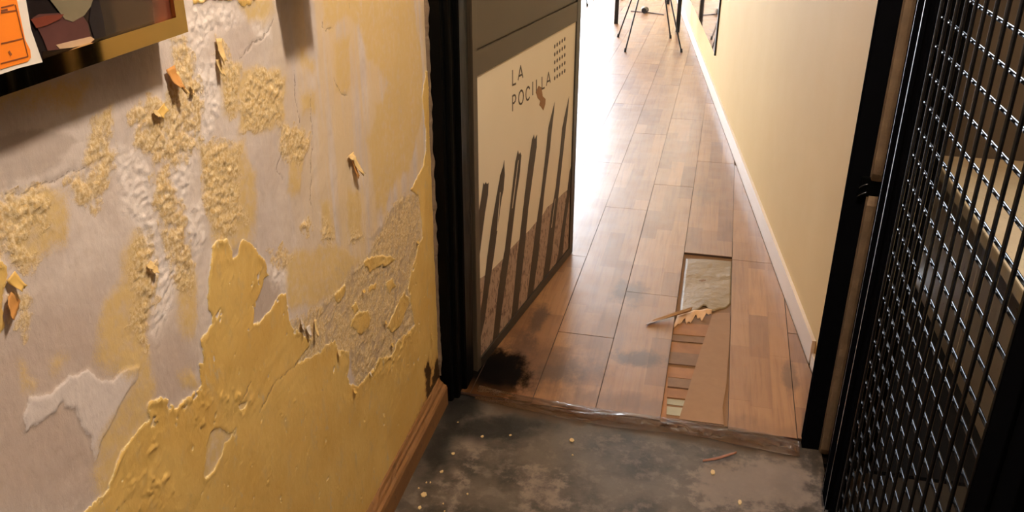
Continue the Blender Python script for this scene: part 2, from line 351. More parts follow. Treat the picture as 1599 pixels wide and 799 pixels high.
hgt = m.math('ADD', m.math('MULTIPLY', m.ss(tp, -0.0004, 0.0006), 0.7), m.math('MULTIPLY', m.math('MULTIPLY', fine, 0.5), m.math('ADD', m.math('MULTIPLY', cr, 1.2), m.math('MULTIPLY', m.ss(m.attr('white'), -0.01, 0.01), 0.8))))
hgt = m.math('ADD', hgt, m.math('MULTIPLY', m.noise(P, 160, 4), 0.22)); hgt = m.math('ADD', hgt, m.math('ADD', m.math('MULTIPLY', scuff, 0.5), m.math('MULTIPLY', wear, 1.3)))
m.bump(hgt, 0.8, 0.0016)
wall_left = link('wall_left', me, m.m); struct(wall_left)

# curled flakes still hanging on the wall
M_FLAKE = plain('flake_yellow', lin(206, 166, 88), 0.6, var=0.15, scale=60, bump=0.2)
M_FLAKE_B = plain('flake_backside', lin(206, 174, 118), 0.75, var=0.15, scale=60, bump=0.2)
M_FLAKE_O = plain('flake_ochre', lin(186, 130, 66), 0.7, var=0.2, scale=60, bump=0.2)
M_FLAKE_G = plain('flake_plaster', lin(206, 190, 176), 0.8, var=0.1, scale=60, bump=0.2)
def flake(px, py, w, h, rot, curl, mat, lift=0.002, parent=wall_left, seed=0, tip=0.35):
    """paint flake in wall metres (w across, h long), fixed along its edge v=0 and curling out towards v=1"""
    h *= 0.8; curl *= 0.65; y, z = on_wall(px, py); R = random.Random(int(px*31+py+seed)); wob = [R.uniform(-0.22, 0.22) for _ in range(12)]
    c, s = math.cos(rot), math.sin(rot)
    def fn_(u, v):
        a = (u-0.5)*w*(1-tip*v*v)*(1+wob[int(v*5)]*0.8); b = h*v*(1+wob[6+int(u*5)]*0.6)
        th = curl*v
        if abs(curl) > 1e-3: bl = h*math.sin(th)/curl; out = h*(1-math.cos(th))/curl
        else: bl, out = h*v, 0
        bl *= (b/(h*v) if v > 0 else 1)
        out += lift + 0.15*w*(4*(u-0.5)**2)*v
        return (WALL_X + 0.0015 + out, y + a*c - bl*s, z + a*s + bl*c)
    return sheet('paint_flake', 5, 6, fn_, 0.0005, mat, parent)
D = math.radians
for a in [(545,240,.026,.016,D(180),1.6,M_FLAKE_B),(551,246,.016,.052,D(188),1.2,M_FLAKE_B),(549,248,.010,.050,D(184),0.6,M_FLAKE_O),
          (262,105,.018,.040,D(185),1.1,M_FLAKE_O),(272,112,.012,.038,D(175),1.4,M_FLAKE_B),(246,168,.020,.014,D(200),0.9,M_FLAKE),(240,172,.014,.012,D(160),1.2,M_FLAKE_B),
          (338,60,.016,.044,D(170),0.7,M_FLAKE_B),(337,92,.012,.030,D(175),0.8,M_FLAKE_B),(297,138,.014,.010,D(120),1.3,M_FLAKE_B),
          (490,498,.010,.044,D(150),0.9,M_FLAKE_B),(478,508,.014,.026,D(170),0.7,M_FLAKE_G),(470,503,.03,.016,D(110),0.8,M_FLAKE_G),(526,546,.010,.018,D(165),1.0,M_FLAKE_B),
          (551,606,.016,.016,D(150),1.2,M_FLAKE),(576,580,.010,.014,D(150),1.2,M_FLAKE_G),(579,522,.008,.010,D(60),1.0,M_FLAKE_B),(650,376,.014,.012,D(170),1.0,M_FLAKE),(565,452,.012,.010,D(175),1.0,M_FLAKE),
          (20,462,.02,.030,D(120),0.8,M_FLAKE_O),(12,430,.014,.024,D(200),0.9,M_FLAKE),(236,416,.014,.012,D(170),1.1,M_FLAKE_B),(228,410,.012,.012,D(200),1.4,M_FLAKE_B),
          
          (672,520,.008,.03,D(150),0.8,M_FLAKE),(610,535,.012,.014,D(160),1.1,M_FLAKE),(600,500,.012,.012,D(150),1.0,M_FLAKE)]:
    flake(*a)

# ================================================================= FLOORS
# concrete hall floor: fine grid with worn patches
GX0, GX1, GY0, GY1 = -0.70, 0.425, 1.45, 2.32
nx = 190; ny2 = 150
fx, fy = np.meshgrid(np.linspace(GX0, GX1, nx), np.linspace(GY0, GY1, ny2), indexing='ij')
def fl(*p): return [on_floor(x, y) for x, y in p]
ja = fx + fbm(fx, fy, 14, 4)*0.02; jb = fy + fbm(fx+5, fy+2, 14, 4)*0.02
def flayer(polys):
    o = np.full(fx.shape, -0.1)
    for p in polys: o = np.maximum(o, poly_sd(ja, jb, p, 0.1))
    return o
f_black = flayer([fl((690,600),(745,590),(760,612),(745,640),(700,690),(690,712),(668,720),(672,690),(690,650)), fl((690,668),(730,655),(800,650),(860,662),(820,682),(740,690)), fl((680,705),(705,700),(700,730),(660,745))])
f_lite = flayer([fl((712,695),(730,668),(765,655),(780,670),(760,690),(745,712),(720,716)), fl((700,740),(722,726),(728,738),(712,760),(705,790),(690,799),(690,770)), fl((805,740),(830,730),(880,750),(880,790),(840,799),(815,770)), fl((1100,715),(1240,705),(1280,740),(1284,799),(1100,799),(1060,760))])
f_glue = flayer([fl((740,615),(900,640),(1040,662),(1140,680),(1255,705),(1240,716),(1130,700),(1000,678),(880,660),(780,640))])
fz = 0.0006*fbm(fx, fy, 9, 4) + 0.001*np.clip(f_glue, 0, 0.03)/0.03
Vf = np.stack([fx.ravel(), fy.ravel(), fz.ravel()], 1)
ii, jj = np.meshgrid(np.arange(nx-1), np.arange(ny2-1), indexing='ij'); k0 = (ii*ny2+jj).ravel()
Ff = [tuple(map(int, t)) for t in np.stack([k0, k0+ny2, k0+ny2+1, k0+1], 1)]
bl = len(Vf)
Vf = list(map(tuple, Vf)) + [(GX0,-1.4,0),(GX1,-1.4,0),(GX1,GY0,0),(GX0,GY0,0)] + [(GX1,-1.4,-0.06),(GX1,GY1,-0.06),(GX1,GY1,0),(GX1,GY0,0)]
Ff += [(bl,bl+1,bl+2,bl+3), (bl+4,bl+5,bl+6,bl+7,bl+1)]
m = NT('worn_concrete'); P = m.pos()
nA = m.noise(P, 5, 6, 0.62); nB = m.noise(P, 24, 7, 0.68); nC = m.noise(P, 140, 3)
col = m.mix(m.ss(nA, 0.32, 0.66), lin(33, 29, 26), lin(84, 74, 65))
col = m.mix(m.ss(nB, 0.48, 0.64, 0, 0.65), col, lin(104, 92, 82))
col = m.mix(m.ss(m.math('ADD', m.attr('lite'), m.math('MULTIPLY', m.math('SUBTRACT', nB, 0.5), 0.28)), -0.02, 0.05, 0, 0.6), col, lin(128, 112, 102))
col = m.mix(m.ss(m.math('ADD', m.attr('glue'), m.math('MULTIPLY', m.math('SUBTRACT', nB, 0.5), 0.04)), -0.015, 0.015, 0, 0.8), col, lin(64, 44, 24))
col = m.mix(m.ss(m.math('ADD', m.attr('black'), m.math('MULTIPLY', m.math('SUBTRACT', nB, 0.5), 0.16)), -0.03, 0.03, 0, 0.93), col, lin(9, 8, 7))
col = m.mix(m.ss(nC, 0.62, 0.75, 0, 0.3), col, lin(110, 96, 82))
m.set(Base_Color=col, Roughness=m.ss(nB, 0.3, 0.7, 0.36, 0.6)); m.bump(m.math('ADD', nB, m.math('MULTIPLY', nC, 0.3)), 0.25, 0.002)
M_CONC = m.m
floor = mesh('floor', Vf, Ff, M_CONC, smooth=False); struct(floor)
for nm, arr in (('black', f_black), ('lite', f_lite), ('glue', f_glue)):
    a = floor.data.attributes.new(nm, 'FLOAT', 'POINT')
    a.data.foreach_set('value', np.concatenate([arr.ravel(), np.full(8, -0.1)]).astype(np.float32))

# laminate floor beyond the threshold: boards of three strips
def RWX(y): return 0.391 - 0.1077*(y-2.91)                 # foot of the corridor's right wall (skirting face)
ANG = D(0.9); OX, OY = -0.029, 2.197
def loc2w(u, v): return (OX + u*math.cos(ANG) + v*math.sin(ANG), OY - u*math.sin(ANG) + v*math.cos(ANG))
def w2loc(x, y): dx, dy = x-OX, y-OY; return (dx*math.cos(ANG) - dy*math.sin(ANG), dx*math.sin(ANG) + dy*math.cos(ANG))
def clip(poly, n, d):
    """keep the side n.p <= d"""
    out = []
    for i in range(len(poly)):
        a, b = poly[i], poly[(i+1) % len(poly)]; da = n[0]*a[0]+n[1]*a[1]-d; db = n[0]*b[0]+n[1]*b[1]-d
        if da <= 0: out.append(a)
        if (da < 0 < db) or (db < 0 < da):
            t = da/(da-db); out.append((a[0]+t*(b[0]-a[0]), a[1]+t*(b[1]-a[1])))
    return out
RN = (1.0, 0.1077); RD = 0.391 + 0.1077*2.91 - 0.002
def area(p): return abs(sum(p[i][0]*p[(i+1) % len(p)][1]-p[(i+1) % len(p)][0]*p[i][1] for i in range(len(p))))/2
def clipall(poly):
    poly = clip(poly, RN, RD)
    if poly: poly = clip(poly, (0, 1), 10.98)
    return poly if len(poly) > 2 and area(poly) > 4e-4 else None

def ellipse(m, P, cx, cy, rx, ry, rot, nz_, k=0.6, lo=0.7, hi=1.15):
    v = m.mapping(m.n('ShaderNodeVectorMath', {'operation': 'SUBTRACT'}, i0=P, i1=(cx, cy, 0)).outputs[0], (1/rx, 1/ry, 0), (0, 0, 0), (0, 0, 0))
    l = m.n('ShaderNodeVectorMath', {'operation': 'LENGTH'}, i0=v).outputs['Value']
    l = m.math('ADD', l, m.math('MULTIPLY', m.math('SUBTRACT', nz_, 0.5), k*2))
    return m.ss(l, lo, hi, 1, 0)
m = NT('oak_laminate'); P = m.pos()
gr = m.noise(m.mapping(P, (60, 3.2, 1)), 1.0, 6, 0.6, 0.4); g2 = m.noise(m.mapping(P, (220, 9, 1)), 1.0, 3); bn = m.noise(P, 9, 5, 0.6)
tone = m.attr('tone'); sm = m.noise(m.mapping(P, (16, 9, 1)), 1.0, 7, 0.7)
c = m.mix(tone, lin(114, 74, 42), lin(162, 116, 72))
c = m.mix(m.ss(gr, 0.42, 0.72, 0, 0.42), c, lin(98, 60, 32)); c = m.mix(m.ss(g2, 0.55, 0.8, 0, 0.25), c, lin(84, 50, 27))
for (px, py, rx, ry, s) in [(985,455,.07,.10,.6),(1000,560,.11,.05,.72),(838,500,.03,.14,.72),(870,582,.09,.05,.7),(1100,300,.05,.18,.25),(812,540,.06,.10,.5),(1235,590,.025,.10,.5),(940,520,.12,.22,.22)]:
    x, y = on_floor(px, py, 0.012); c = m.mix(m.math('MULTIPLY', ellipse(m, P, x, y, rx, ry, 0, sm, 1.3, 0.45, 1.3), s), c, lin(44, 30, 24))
for (px, py, rx, ry, s) in [(850,570,.20,.16,.62),(800,500,.10,.30,.5),(1000,630,.30,.05,.45)]:
    x, y = on_floor(px, py, 0.012); c = m.mix(m.math('MULTIPLY', ellipse(m, P, x, y, rx, ry, 0, sm, 1.0, 0.3, 1.3), s), c, lin(66, 36, 16))
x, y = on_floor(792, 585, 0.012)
rot = ellipse(m, P, x-0.05, y-0.02, .13, .17, 0, sm, 0.7, 0.7, 1.25); c = m.mix(rot, c, lin(7, 5, 4))  # mask of a near-black, matt patch at the foot of the door leaf
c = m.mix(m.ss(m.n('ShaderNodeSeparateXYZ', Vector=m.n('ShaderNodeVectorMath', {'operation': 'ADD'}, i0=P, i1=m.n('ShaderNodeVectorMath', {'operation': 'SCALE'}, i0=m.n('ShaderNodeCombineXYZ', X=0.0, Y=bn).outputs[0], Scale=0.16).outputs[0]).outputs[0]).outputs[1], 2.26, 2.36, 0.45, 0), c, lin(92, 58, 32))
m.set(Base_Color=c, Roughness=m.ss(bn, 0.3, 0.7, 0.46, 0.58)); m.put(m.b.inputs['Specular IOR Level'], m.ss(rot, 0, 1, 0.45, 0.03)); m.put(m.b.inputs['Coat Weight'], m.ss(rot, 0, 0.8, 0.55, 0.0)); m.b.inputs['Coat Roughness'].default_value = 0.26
m.bump(m.math('ADD', gr, m.math('MULTIPLY', bn, 2.0)), 0.10, 0.001)
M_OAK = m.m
M_SEAM = plain('board_core', lin(58, 38, 24), 0.8)
M_SUB = plain('sub_floor', lin(120, 86, 54), 0.8, scale=18)

wood = empty('floor_parquet'); struct(wood)
BW, BL, ZT = 0.195, 1.20, 0.012
def add_tone(o, vals):
    a = o.data.attributes.new('tone', 'FLOAT', 'POINT'); a.data.foreach_set('value', np.array(vals, np.float32))
farv, farf, fart = [], [], []
RB = random.Random(11)
OFFS = {-4: -0.55, -3: -0.15, -2: -0.78, -1: -0.42, 0: 0.0, 1: 0.0, 2: -0.6}
for k in range(-17, 4):
    v = OFFS.get(k, -RB.random()*BL)
    if k == 1: v = -0.02
    first = True
    while v < 9.2:
        v1 = v + BL - 0.0012
        if k == 1 and first: v1 = 1.165
        if k == 0 and first: v1 = 1.19
        lo = max(v, -0.012 - 0.02*RB.random())
        gap = 0.0003 if v < 1.25 else 0.00005; u0, u1 = k*BW + gap, (k+1)*BW - gap
        hole = (k == 0 and first); ragged = first
        first = False
        if not hole and v1 > lo + 0.05:
            pl = clipall([loc2w(u0, lo), loc2w(u1, lo), loc2w(u1, v1), loc2w(u0, v1)])
            cx_, cy_ = loc2w((u0+u1)/2, (lo+v1)/2)
            xmin = -0.68 if cy_ < 3.3 else -3.4
            if pl: pl = clip(pl, (-1, 0), 0.695 if lo+OY < 3.45 and cx_ > -0.9 else 3.44)
            if k < -4 and lo + OY < 3.5:
                if pl: pl = clip(pl, (0, -1), -3.52) if v1 + OY > 3.6 else None
            if pl and len(pl) > 2 and area(pl) > 1e-3:
                near = cy_ < 4.9 and k >= -4
                lift = RB.uniform(0, 0.0012) if cy_ < 3.4 else 0
                if near:
                    bd = prism('board', pl, 0.003, ZT-0.0012+lift, M_SEAM, wood)
                strips = []
                for s in range(3):
                    su0 = u0 + s*(BW-0.0016)/3 + ((0.0005 if cy_ < 3.6 else 0.00005) if s == 0 else 0.00005); su1 = u0 + (s+1)*(BW-0.0016)/3 - ((0.0005 if cy_ < 3.6 else 0.00005) if s == 2 else 0.00005)
                    w = lo + 0.001; nxt = w + RB.uniform(0.12, 0.38)
                    while w < v1 - 0.002:
                        e = min(nxt, v1-0.001)
                        if v1 - e < 0.06: e = v1-0.001
                        sp = clipall([loc2w(su0, w), loc2w(su1, w), loc2w(su1, e-0.0002), loc2w(su0, e-0.0002)])
                        if sp: sp = clip(sp, (-1, 0), 0.694 if lo+OY < 3.45 and cx_ > -0.9 else 3.44)
                        if sp and k < -4 and lo + OY < 3.5: sp = clip(sp, (0, -1), -3.52)
                        tn = min(1, max(0, RB.gauss(0.5 if k != 1 else 0.62, 0.17)))
                        if sp and len(sp) > 2 and area(sp) > 3e-4:
                            if near:
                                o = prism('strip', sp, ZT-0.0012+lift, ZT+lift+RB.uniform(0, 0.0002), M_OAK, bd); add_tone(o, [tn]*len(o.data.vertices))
                            else:
                                b0 = len(farv); n_ = len(sp)
                                farv += [(x, y, 0.003) for x, y in sp] + [(x, y, ZT) for x, y in sp]; fart += [tn]*(2*n_)
                                farf += [tuple(b0+n_+i for i in range(n_))] + [(b0+i, b0+(i+1) % n_, b0+n_+(i+1) % n_, b0+n_+i) for i in range(n_)]
                        w = e; nxt = w + RB.uniform(0.26, 0.40)
        v += BL if not hole else 1.1915
        if k == 1 and abs(v - (-0.02+BL)) < 1e-6: v = 1.167
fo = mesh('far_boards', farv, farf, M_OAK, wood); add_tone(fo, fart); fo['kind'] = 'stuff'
sp = [(-0.695, 2.20), (RWX(2.2)-0.004, 2.20), (RWX(10.98)-0.004, 10.98), (-3.44, 10.98), (-3.44, 3.52), (-0.695, 3.52)]
prism('sub_floor', sp, 0.0012, 0.0030, M_SUB, wood)

struct(box('floor_slab', (-3.7, 2.325, -0.06), (0.56, 11.2, 0.001), M_SUB))
# ---- inside the missing board: old slats, foil, underlay, torn veneer, cardboard
M_SLAT = plain('old_slat', lin(140, 94, 52), 0.7, var=0.45, scale=14)
M_SLAT2 = plain('old_slat_grey', lin(118, 88, 62), 0.75, var=0.4, scale=22)
M_FOIL = plain('grey_foil', lin(150, 142, 116), 0.4, var=0.2, scale=20)
M_UNDER = plain('underlay_film', lin(138, 116, 84), 0.5, var=0.22, scale=9, bump=0.8, bdist=0.006)
M_CARD = plain('brown_card', lin(140, 106, 76), 0.85, var=0.1, scale=40)
M_PAPER = plain('torn_paper', lin(206, 164, 122), 0.8, var=0.12, scale=50)
M_VENEER = plain('torn_veneer', lin(150, 112, 72), 0.7, var=0.2, scale=30)
R2 = random.Random(5)
for i, (ya, yb, dz) in enumerate([(503,521,0),(523,532,.001),(534,549,0),(550,568,.0015),(572,588,0),(590,604,.002),(606,620,.001)]):
    pts = []
    for (px, py) in [(1049-(ya-503)*0.10, ya), (1112-(ya-503)*0.28, ya+5), (1112-(yb-503)*0.28, yb+5), (1049-(yb-503)*0.10, yb)]:
        pts.append(on_floor(px, py, 0.004))
    prism('old_slat', pts, 0.0031, 0.0052+dz*1.6, (M_SLAT, M_SLAT2)[i % 2], wood)
for (ya, yb) in [(622,630),(634,646)]:
    prism('foil_strip', [on_floor(1040, ya, .004), on_floor(1070, ya+3, .004), on_floor(1068, yb+4, .004), on_floor(1038, yb, .004)], 0.0031, 0.0044, M_FOIL, wood)
prism('side_batten', [on_floor(1037,560,.006), on_floor(1044,560,.006), on_floor(1040,662,.006), on_floor(1028,660,.006)], 0.0031, 0.0085, M_SLAT, wood)

def quad_sheet(name, c00, c10, c11, c01, zf, thick, mat, nu=14, nv=14, edge=None):
    """sheet spanned by four floor pixels (v runs towards the camera), zf(u, v) its height"""
    A = [np.array(on_floor(*c, 0.006)) for c in (c00, c10, c11, c01)]
    def f(u, v):
        vv = v*(1+(edge(u) if edge else 0))
        p = (1-u)*(1-vv)*A[0] + u*(1-vv)*A[1] + u*vv*A[2] + (1-u)*vv*A[3]
        return (p[0], p[1], zf(u, vv))
    return sheet(name, nu, nv, f, thick, mat)
o = quad_sheet('underlay_sheet', (1071,403),(1144,407),(1142,478),(1061,490), lambda u, v: 0.0042 + 0.0022*math.sin(9*v+2*u)*math.sin(3.1*u+0.4)*(1-v) + 0.004*max(0, v-0.55)/0.45*(1+0.8*math.sin(5*u)) + 0.0025*math.exp(-((v-0.30-0.06*u)/0.035)**2), 0.0012, M_UNDER, 18, 26, lambda u: 0.05*math.sin(11*u)+0.03*math.sin(23*u))
tag(o, 'grey-beige wrinkled underlay film showing where the laminate board is missing', 'underlay')
def flapz(u, v): return 0.0135 + 0.020*math.sin(math.pi*u)*0.6 + 0.016*u
FA = [on_floor(1013,504,.014), on_floor(1078,487,.03), on_floor(1077,491,.03), on_floor(1016,510,.014)]
o = sheet('veneer_curl', 14, 5, lambda u, v: ((1-u)*FA[0][0]+u*FA[1][0] + (v-0.5)*0.022*(1-0.4*u), (1-u)*FA[0][1]+u*FA[1][1] + (v-0.5)*0.050*(1-0.3*u)*math.cos(0.4*u), 0.0135 + 0.016*u + 0.010*abs(v-0.5)*2*(0.4+u)), 0.001, M_VENEER)
tag(o, 'curled grey-brown veneer strip sticking out left over the floor boards', 'veneer strip')
o = quad_sheet('torn_paper', (1058,494),(1112,484),(1110,496),(1052,508), lambda u, v: 0.009 + 0.010*(1-v)*math.sin(2.6*u+0.3) + 0.002*math.sin(17*u), 0.0006, M_PAPER, 26, 6, lambda u: 0.28*math.sin(19*u)+0.2*math.sin(43*u)-0.25*u)
tag(o, 'torn pale brown paper edge below the underlay film', 'paper')
cp = [on_floor(x, y, .006) for x, y in [(1112,492),(1119,489),(1139,489),(1140,512),(1137,560),(1134,600),(1128,637),(1130,664),(1100,660),(1060,655),(1068,630),(1082,585),(1095,543),(1105,515)]]
o = prism('cardboard_piece', cp, 0.0068, 0.0088, M_CARD)
tag(o, 'tapering brown cardboard piece lying in the missing board gap', 'cardboard')
m = NT('clear_tape'); P = m.pos()
wr = m.noise(m.mapping(P, (14, 60, 20)), 1.0, 5, 0.6, 1.0)
m.set(Base_Color=lin(96, 62, 32), Roughness=0.10, Alpha=m.ss(wr, 0.4, 0.75, 0.22, 0.5)); m.b.inputs['Coat Weight'].default_value = 1.0; m.b.inputs['Coat Roughness'].default_value = 0.04
m.bump(wr, 0.8, 0.008); M_TAPE = m.m
edge_px = [(746,608),(800,622),(880,636),(960,649),(1030,658),(1090,667),(1130,672),(1190,683),(1248,697)]
EP = [on_floor(*p, .012) for p in edge_px]
def ep(u):
    t = u*(len(EP)-1); i = min(int(t), len(EP)-2); f_ = t-i; return (EP[i][0]*(1-f_)+EP[i+1][0]*f_, EP[i][1]*(1-f_)+EP[i+1][1]*f_)
def tape(u, v):
    x, y = ep(u); w = 0.0018*math.sin(47*u)+0.0014*math.sin(91*u+2); s = v
    yy = y + 0.022 - 0.062*s + 0.006*math.sin(13*u)*s
    z = (0.0148 if s < 0.35 else 0.0148 - (s-0.35)/0.65*0.0118) + (w + 0.003*math.sin(31*u+6*s))*math.sin(math.pi*s)*0.6 + 0.0022*math.sin(2*math.pi*2.4*s + 9*math.sin(5*u) + 4*math.sin(17*u))*(0.35+0.65*abs(math.sin(7.3*u+0.6)))*math.sin(math.pi*s) + 0.0015*s
    return (x, yy, max(z, 0.0026 if s > 0.8 else 0.004))
o = sheet('threshold_tape', 160, 24, tape, 0.0004, M_TAPE)
tag(o, 'wrinkled shiny tape along the near edge of the wooden floor', 'tape')
# frayed laminate edge: splinters of the board fronts
M_SPL = plain('splintered_core', lin(70, 43, 23), 0.55, var=0.4, scale=40, bump=0.6, bdist=0.004)
def fray(u, v):
    x, y = ep(u); rag = 0.55 + 0.9*float(fbm(np.array([u*3.0]), np.array([0.5]), 9, 4)[0])
    return (x, y + 0.004 - max(0.08, rag)*0.030*v, 0.0118 - 0.0085*v**1.5 + 0.0012*math.sin(60*u+4*v))
sheet('frayed_edge', 220, 4, fray, 0.0012, M_SPL, wood)

# ================================================================= WALLS / SHELL
def wallmat(name, a, b, sc=5, bump=0.25, rough=0.75):
    m = NT(name); P = m.pos(); n = m.noise(P, sc, 5, 0.6); n2 = m.noise(P, sc*14, 4)
    m.set(Base_Color=m.mix(n, a, b), Roughness=rough); m.bump(m.math('ADD', n, m.math('MULTIPLY', n2, 0.25)), bump, 0.003); return m.m
M_CREAM = wallmat('cream_wall', lin(214, 180, 120), lin(224, 194, 138), 3, 0.12)
M_WHITEW = wallmat('white_wall', lin(232, 228, 220), lin(238, 234, 226), 3, 0.1)
M_CEIL = wallmat('ceiling_paint', lin(214, 204, 186), lin(222, 212, 196), 3, 0.1)
M_CEMENT = wallmat('rough_cement', lin(74, 60, 46), lin(124, 102, 78), 26, 0.9, 0.9)
M_DIM = wallmat('brown_wall', lin(74, 58, 40), lin(92, 74, 52), 4, 0.3)

# black glossy paint, chipped here and there
m = NT('black_gloss_paint'); P = m.pos()
ch = m.noise(P, 38, 5, 0.65); n2 = m.noise(m.mapping(P, (40, 40, 6)), 1.0, 4)
m.set(Base_Color=m.mix(m.ss(ch, 0.76, 0.79), lin(4, 4, 4), lin(150, 140, 126)), Roughness=m.ss(n2, 0.3, 0.7, 0.38, 0.5))
m.b.inputs['Specular IOR Level'].default_value = 0.06; m.bump(n2, 0.15, 0.001); M_BLACK = m.m
m = NT('black_gate_enamel'); P = m.pos(); n2 = m.noise(P, 90, 4)
m.set(Base_Color=m.mix(n2, lin(9, 9, 11), lin(18, 17, 18)), Roughness=m.ss(n2, 0.3, 0.7, 0.20, 0.26)); m.b.inputs['Specular Tint'].default_value = (0.82, 0.88, 1.0, 1)
m.b.inputs['Specular IOR Level'].default_value = 0.5; M_GATE = m.m
M_STILE = plain('black_stile_enamel', lin(8, 8, 10), 0.6, spec=0.0, var=0.2, bump=0)

# corridor right wall (slightly skewed to the hall)
RWD = Vector((-0.1077, 1, 0)).normalized(); RWNn = Vector((1, 0.1077, 0)).normalized()
def rw(y, off, z): p = Vector((RWX(y), y, z)); q_ = p + RWNn*off; return (q_.x, q_.y, z)
def rwbox(name, y0, y1, o0, o1, z0, z1, mat, parent=None):
    pl = [rw(y0, o0, 0)[:2], rw(y1, o0, 0)[:2], rw(y1, o1, 0)[:2], rw(y0, o1, 0)[:2]]
    return prism(name, pl, z0, z1, mat, parent)
struct(rwbox('wall_right', 2.24, 10.95, 0.012, 0.09, 0.0, 3.0, M_CREAM))
M_SKIRT = plain('white_skirting', lin(226, 208, 190), 0.35, var=0.05, scale=12, bump=0.05)
bbr = struct(rwbox('baseboard_right', 2.60, 10.9, 0.0, 0.0118, 0.012, 0.098, M_SKIRT))
struct(rwbox('trim_1', 2.235, 2.585, 0.001, 0.0116, 0.012, 0.060, M_SKIRT))
# doorway wall: stub between jamb and gate post, header, left return
struct(box('wall_front', (0.418, 2.145, 0.0), (0.462, 2.23, 3.0), M_CEMENT))
struct(box('wall_header', (-0.70, 2.19, 2.12), (0.37, 2.30, 3.0), M_CREAM))
struct(box('wall_corridor_left', (-0.86, 2.185, 0.0), (-0.702, 3.50, 3.0), M_CREAM))
struct(box('wall_room_near', (-3.5, 3.42, 0.0), (-0.862, 3.50, 3.0), M_WHITEW))
# bright room: windows in the far wall and the left wall
def holed_wall(name, axis, c0, c1, a0, a1, wa0, wa1, wz0, wz1, mat, H=3.0):
    bm = bmesh.new()
    for (s0, s1, z0, z1) in [(a0, wa0, 0, H), (wa1, a1, 0, H), (wa0, wa1, wz1, H), (wa0, wa1, 0, wz0)]:
        if s1-s0 < 1e-4 or z1-z0 < 1e-4: continue
        bm_box(bm, (s0, c0, z0) if axis == 'x' else (c0, s0, z0), (s1, c1, z1) if axis == 'x' else (c1, s1, z1))
    return struct(from_bm(name, bm, mat))
holed_wall('wall_far', 'x', 10.985, 11.10, -3.6, 0.2, -3.45, -1.25, 0.10, 2.80, M_WHITEW)
holed_wall('wall_room_left', 'y', -3.60, -3.48, 3.42, 11.0, 8.1, 10.5, 0.60, 2.40, M_WHITEW)
M_WINF = plain('window_white', lin(236, 236, 234), 0.4, var=0.03)
def window(name, axis, c, a0, a1, z0, z1, nmul):
    w = struct(empty(name, (0, 0, 0)))
    P3 = (lambda a, d, z: (a, c+d, z)) if axis == 'x' else (lambda a, d, z: (c+d, a, z))
    def bar(nm, s0, s1, q0, q1):
        p, r = P3(s0, -0.025, q0), P3(s1, 0.025, q1); box(nm, tuple(min(x, y) for x, y in zip(p, r)), tuple(max(x, y) for x, y in zip(p, r)), M_WINF, w, 0.004)
    bar('window_stile', a0, a0+.06, z0, z1); bar('window_stile', a1-.06, a1, z0, z1); bar('window_rail', a0+.06, a1-.06, z0, z0+.06); bar('window_rail', a0+.06, a1-.06, z1-.06, z1)
    for i in range(1, nmul):
        a = a0+(a1-a0)*i/nmul; bar('mullion', a-.03, a+.03, z0+.06, z1-.06)
window('window_1', 'x', 11.04, -3.45, -1.25, 0.10, 2.80, 2)
window('window_2', 'y', -3.54, 8.1, 10.5, 0.60, 2.40, 2)
struct(prism('ceiling', [(-0.75, -1.4), (1.75, -1.4), (1.75, 3.5), (-0.75, 3.5)], 3.0, 3.08, M_CEIL))
struct(prism('ceiling_room', [(-3.55, 3.5), (0.5, 3.5), (0.2, 11.05), (-3.55, 11.05)], 3.0, 3.08, M_CEIL))
struct(box('wall_back', (-0.75, -1.5, 0.0), (1.75, -1.4, 3.0), M_DIM))
struct(box('wall_stair_right', (1.66, -1.4, -0.1), (1.75, 3.5, 3.0), M_DIM))
holed_wall('wall_stair_far', 'x', 3.41, 3.5, 0.575, 1.66, 0.65, 1.35, 1.50, 2.30, M_DIM)
window('added_stair_opening', 'x', 3.46, 0.65, 1.35, 1.50, 2.30, 1)  # added opening, placed so its daylight makes the highlights on the gate rods
M_DARKF = plain('dark_floor', lin(16, 13, 10), 0.9, spec=0.08, var=0.3, scale=8)
struct(box('floor_stair', (0.4252, 2.105, -0.10), (1.66, 3.41, -0.012), M_DARKF))
struct(box('floor_landing', (0.4252, -1.4, -0.10), (1.66, 2.10, -0.02), plain('landing_floor', lin(44, 36, 27), 0.85, spec=0.1, var=0.25, scale=8)))
struct(box('trim_2', (0.463, 2.145, -0.012), (0.572, 2.23, 3.0), M_BLACK))
struct(box('wall_partition', (0.505, 2.232, -0.012), (0.572, 3.41, 3.0), M_DIM))

# baseboard left with its crumbling top
M_BASE = NT('old_skirting'); P = M_BASE.pos(); n = M_BASE.noise(M_BASE.mapping(P, (30, 3, 30)), 1.0, 5); n2 = M_BASE.noise(P, 40, 5)
c = M_BASE.mix(n, lin(98, 64, 32), lin(134, 92, 48)); c = M_BASE.mix(M_BASE.ss(n2, 0.58, 0.72, 0, 0.5), c, lin(66, 42, 22))
M_BASE.set(Base_Color=c, Roughness=0.6); M_BASE.bump(n2, 0.4, 0.003); M_BASE = M_BASE.m
yy = np.linspace(-1.38, 2.135, 150); prof = [(0.0, 0.0), (0.030, 0.0), (0.030, 0.060), (0.026, 0.068), (0.018, 0.070), (0.016, 0.078), (0.010, 0.080), (0.006, 0.088), (0.0, 0.090)]
bv = []; bf = []
for i, y in enumerate(yy):
    for j, (a, b) in enumerate(prof):
        k = 0 if j < 2 else 1
        nn = 0.004*float(fbm(np.array([y*1.0]), np.array([j*0.37]), 18, 3)[0]) if j > 2 else 0.001*math.sin(11*y)
        bv.append((WALL_X + a + (nn*0.6 if 1 < j < 8 else 0), y, b + k*nn))
np_ = len(prof)
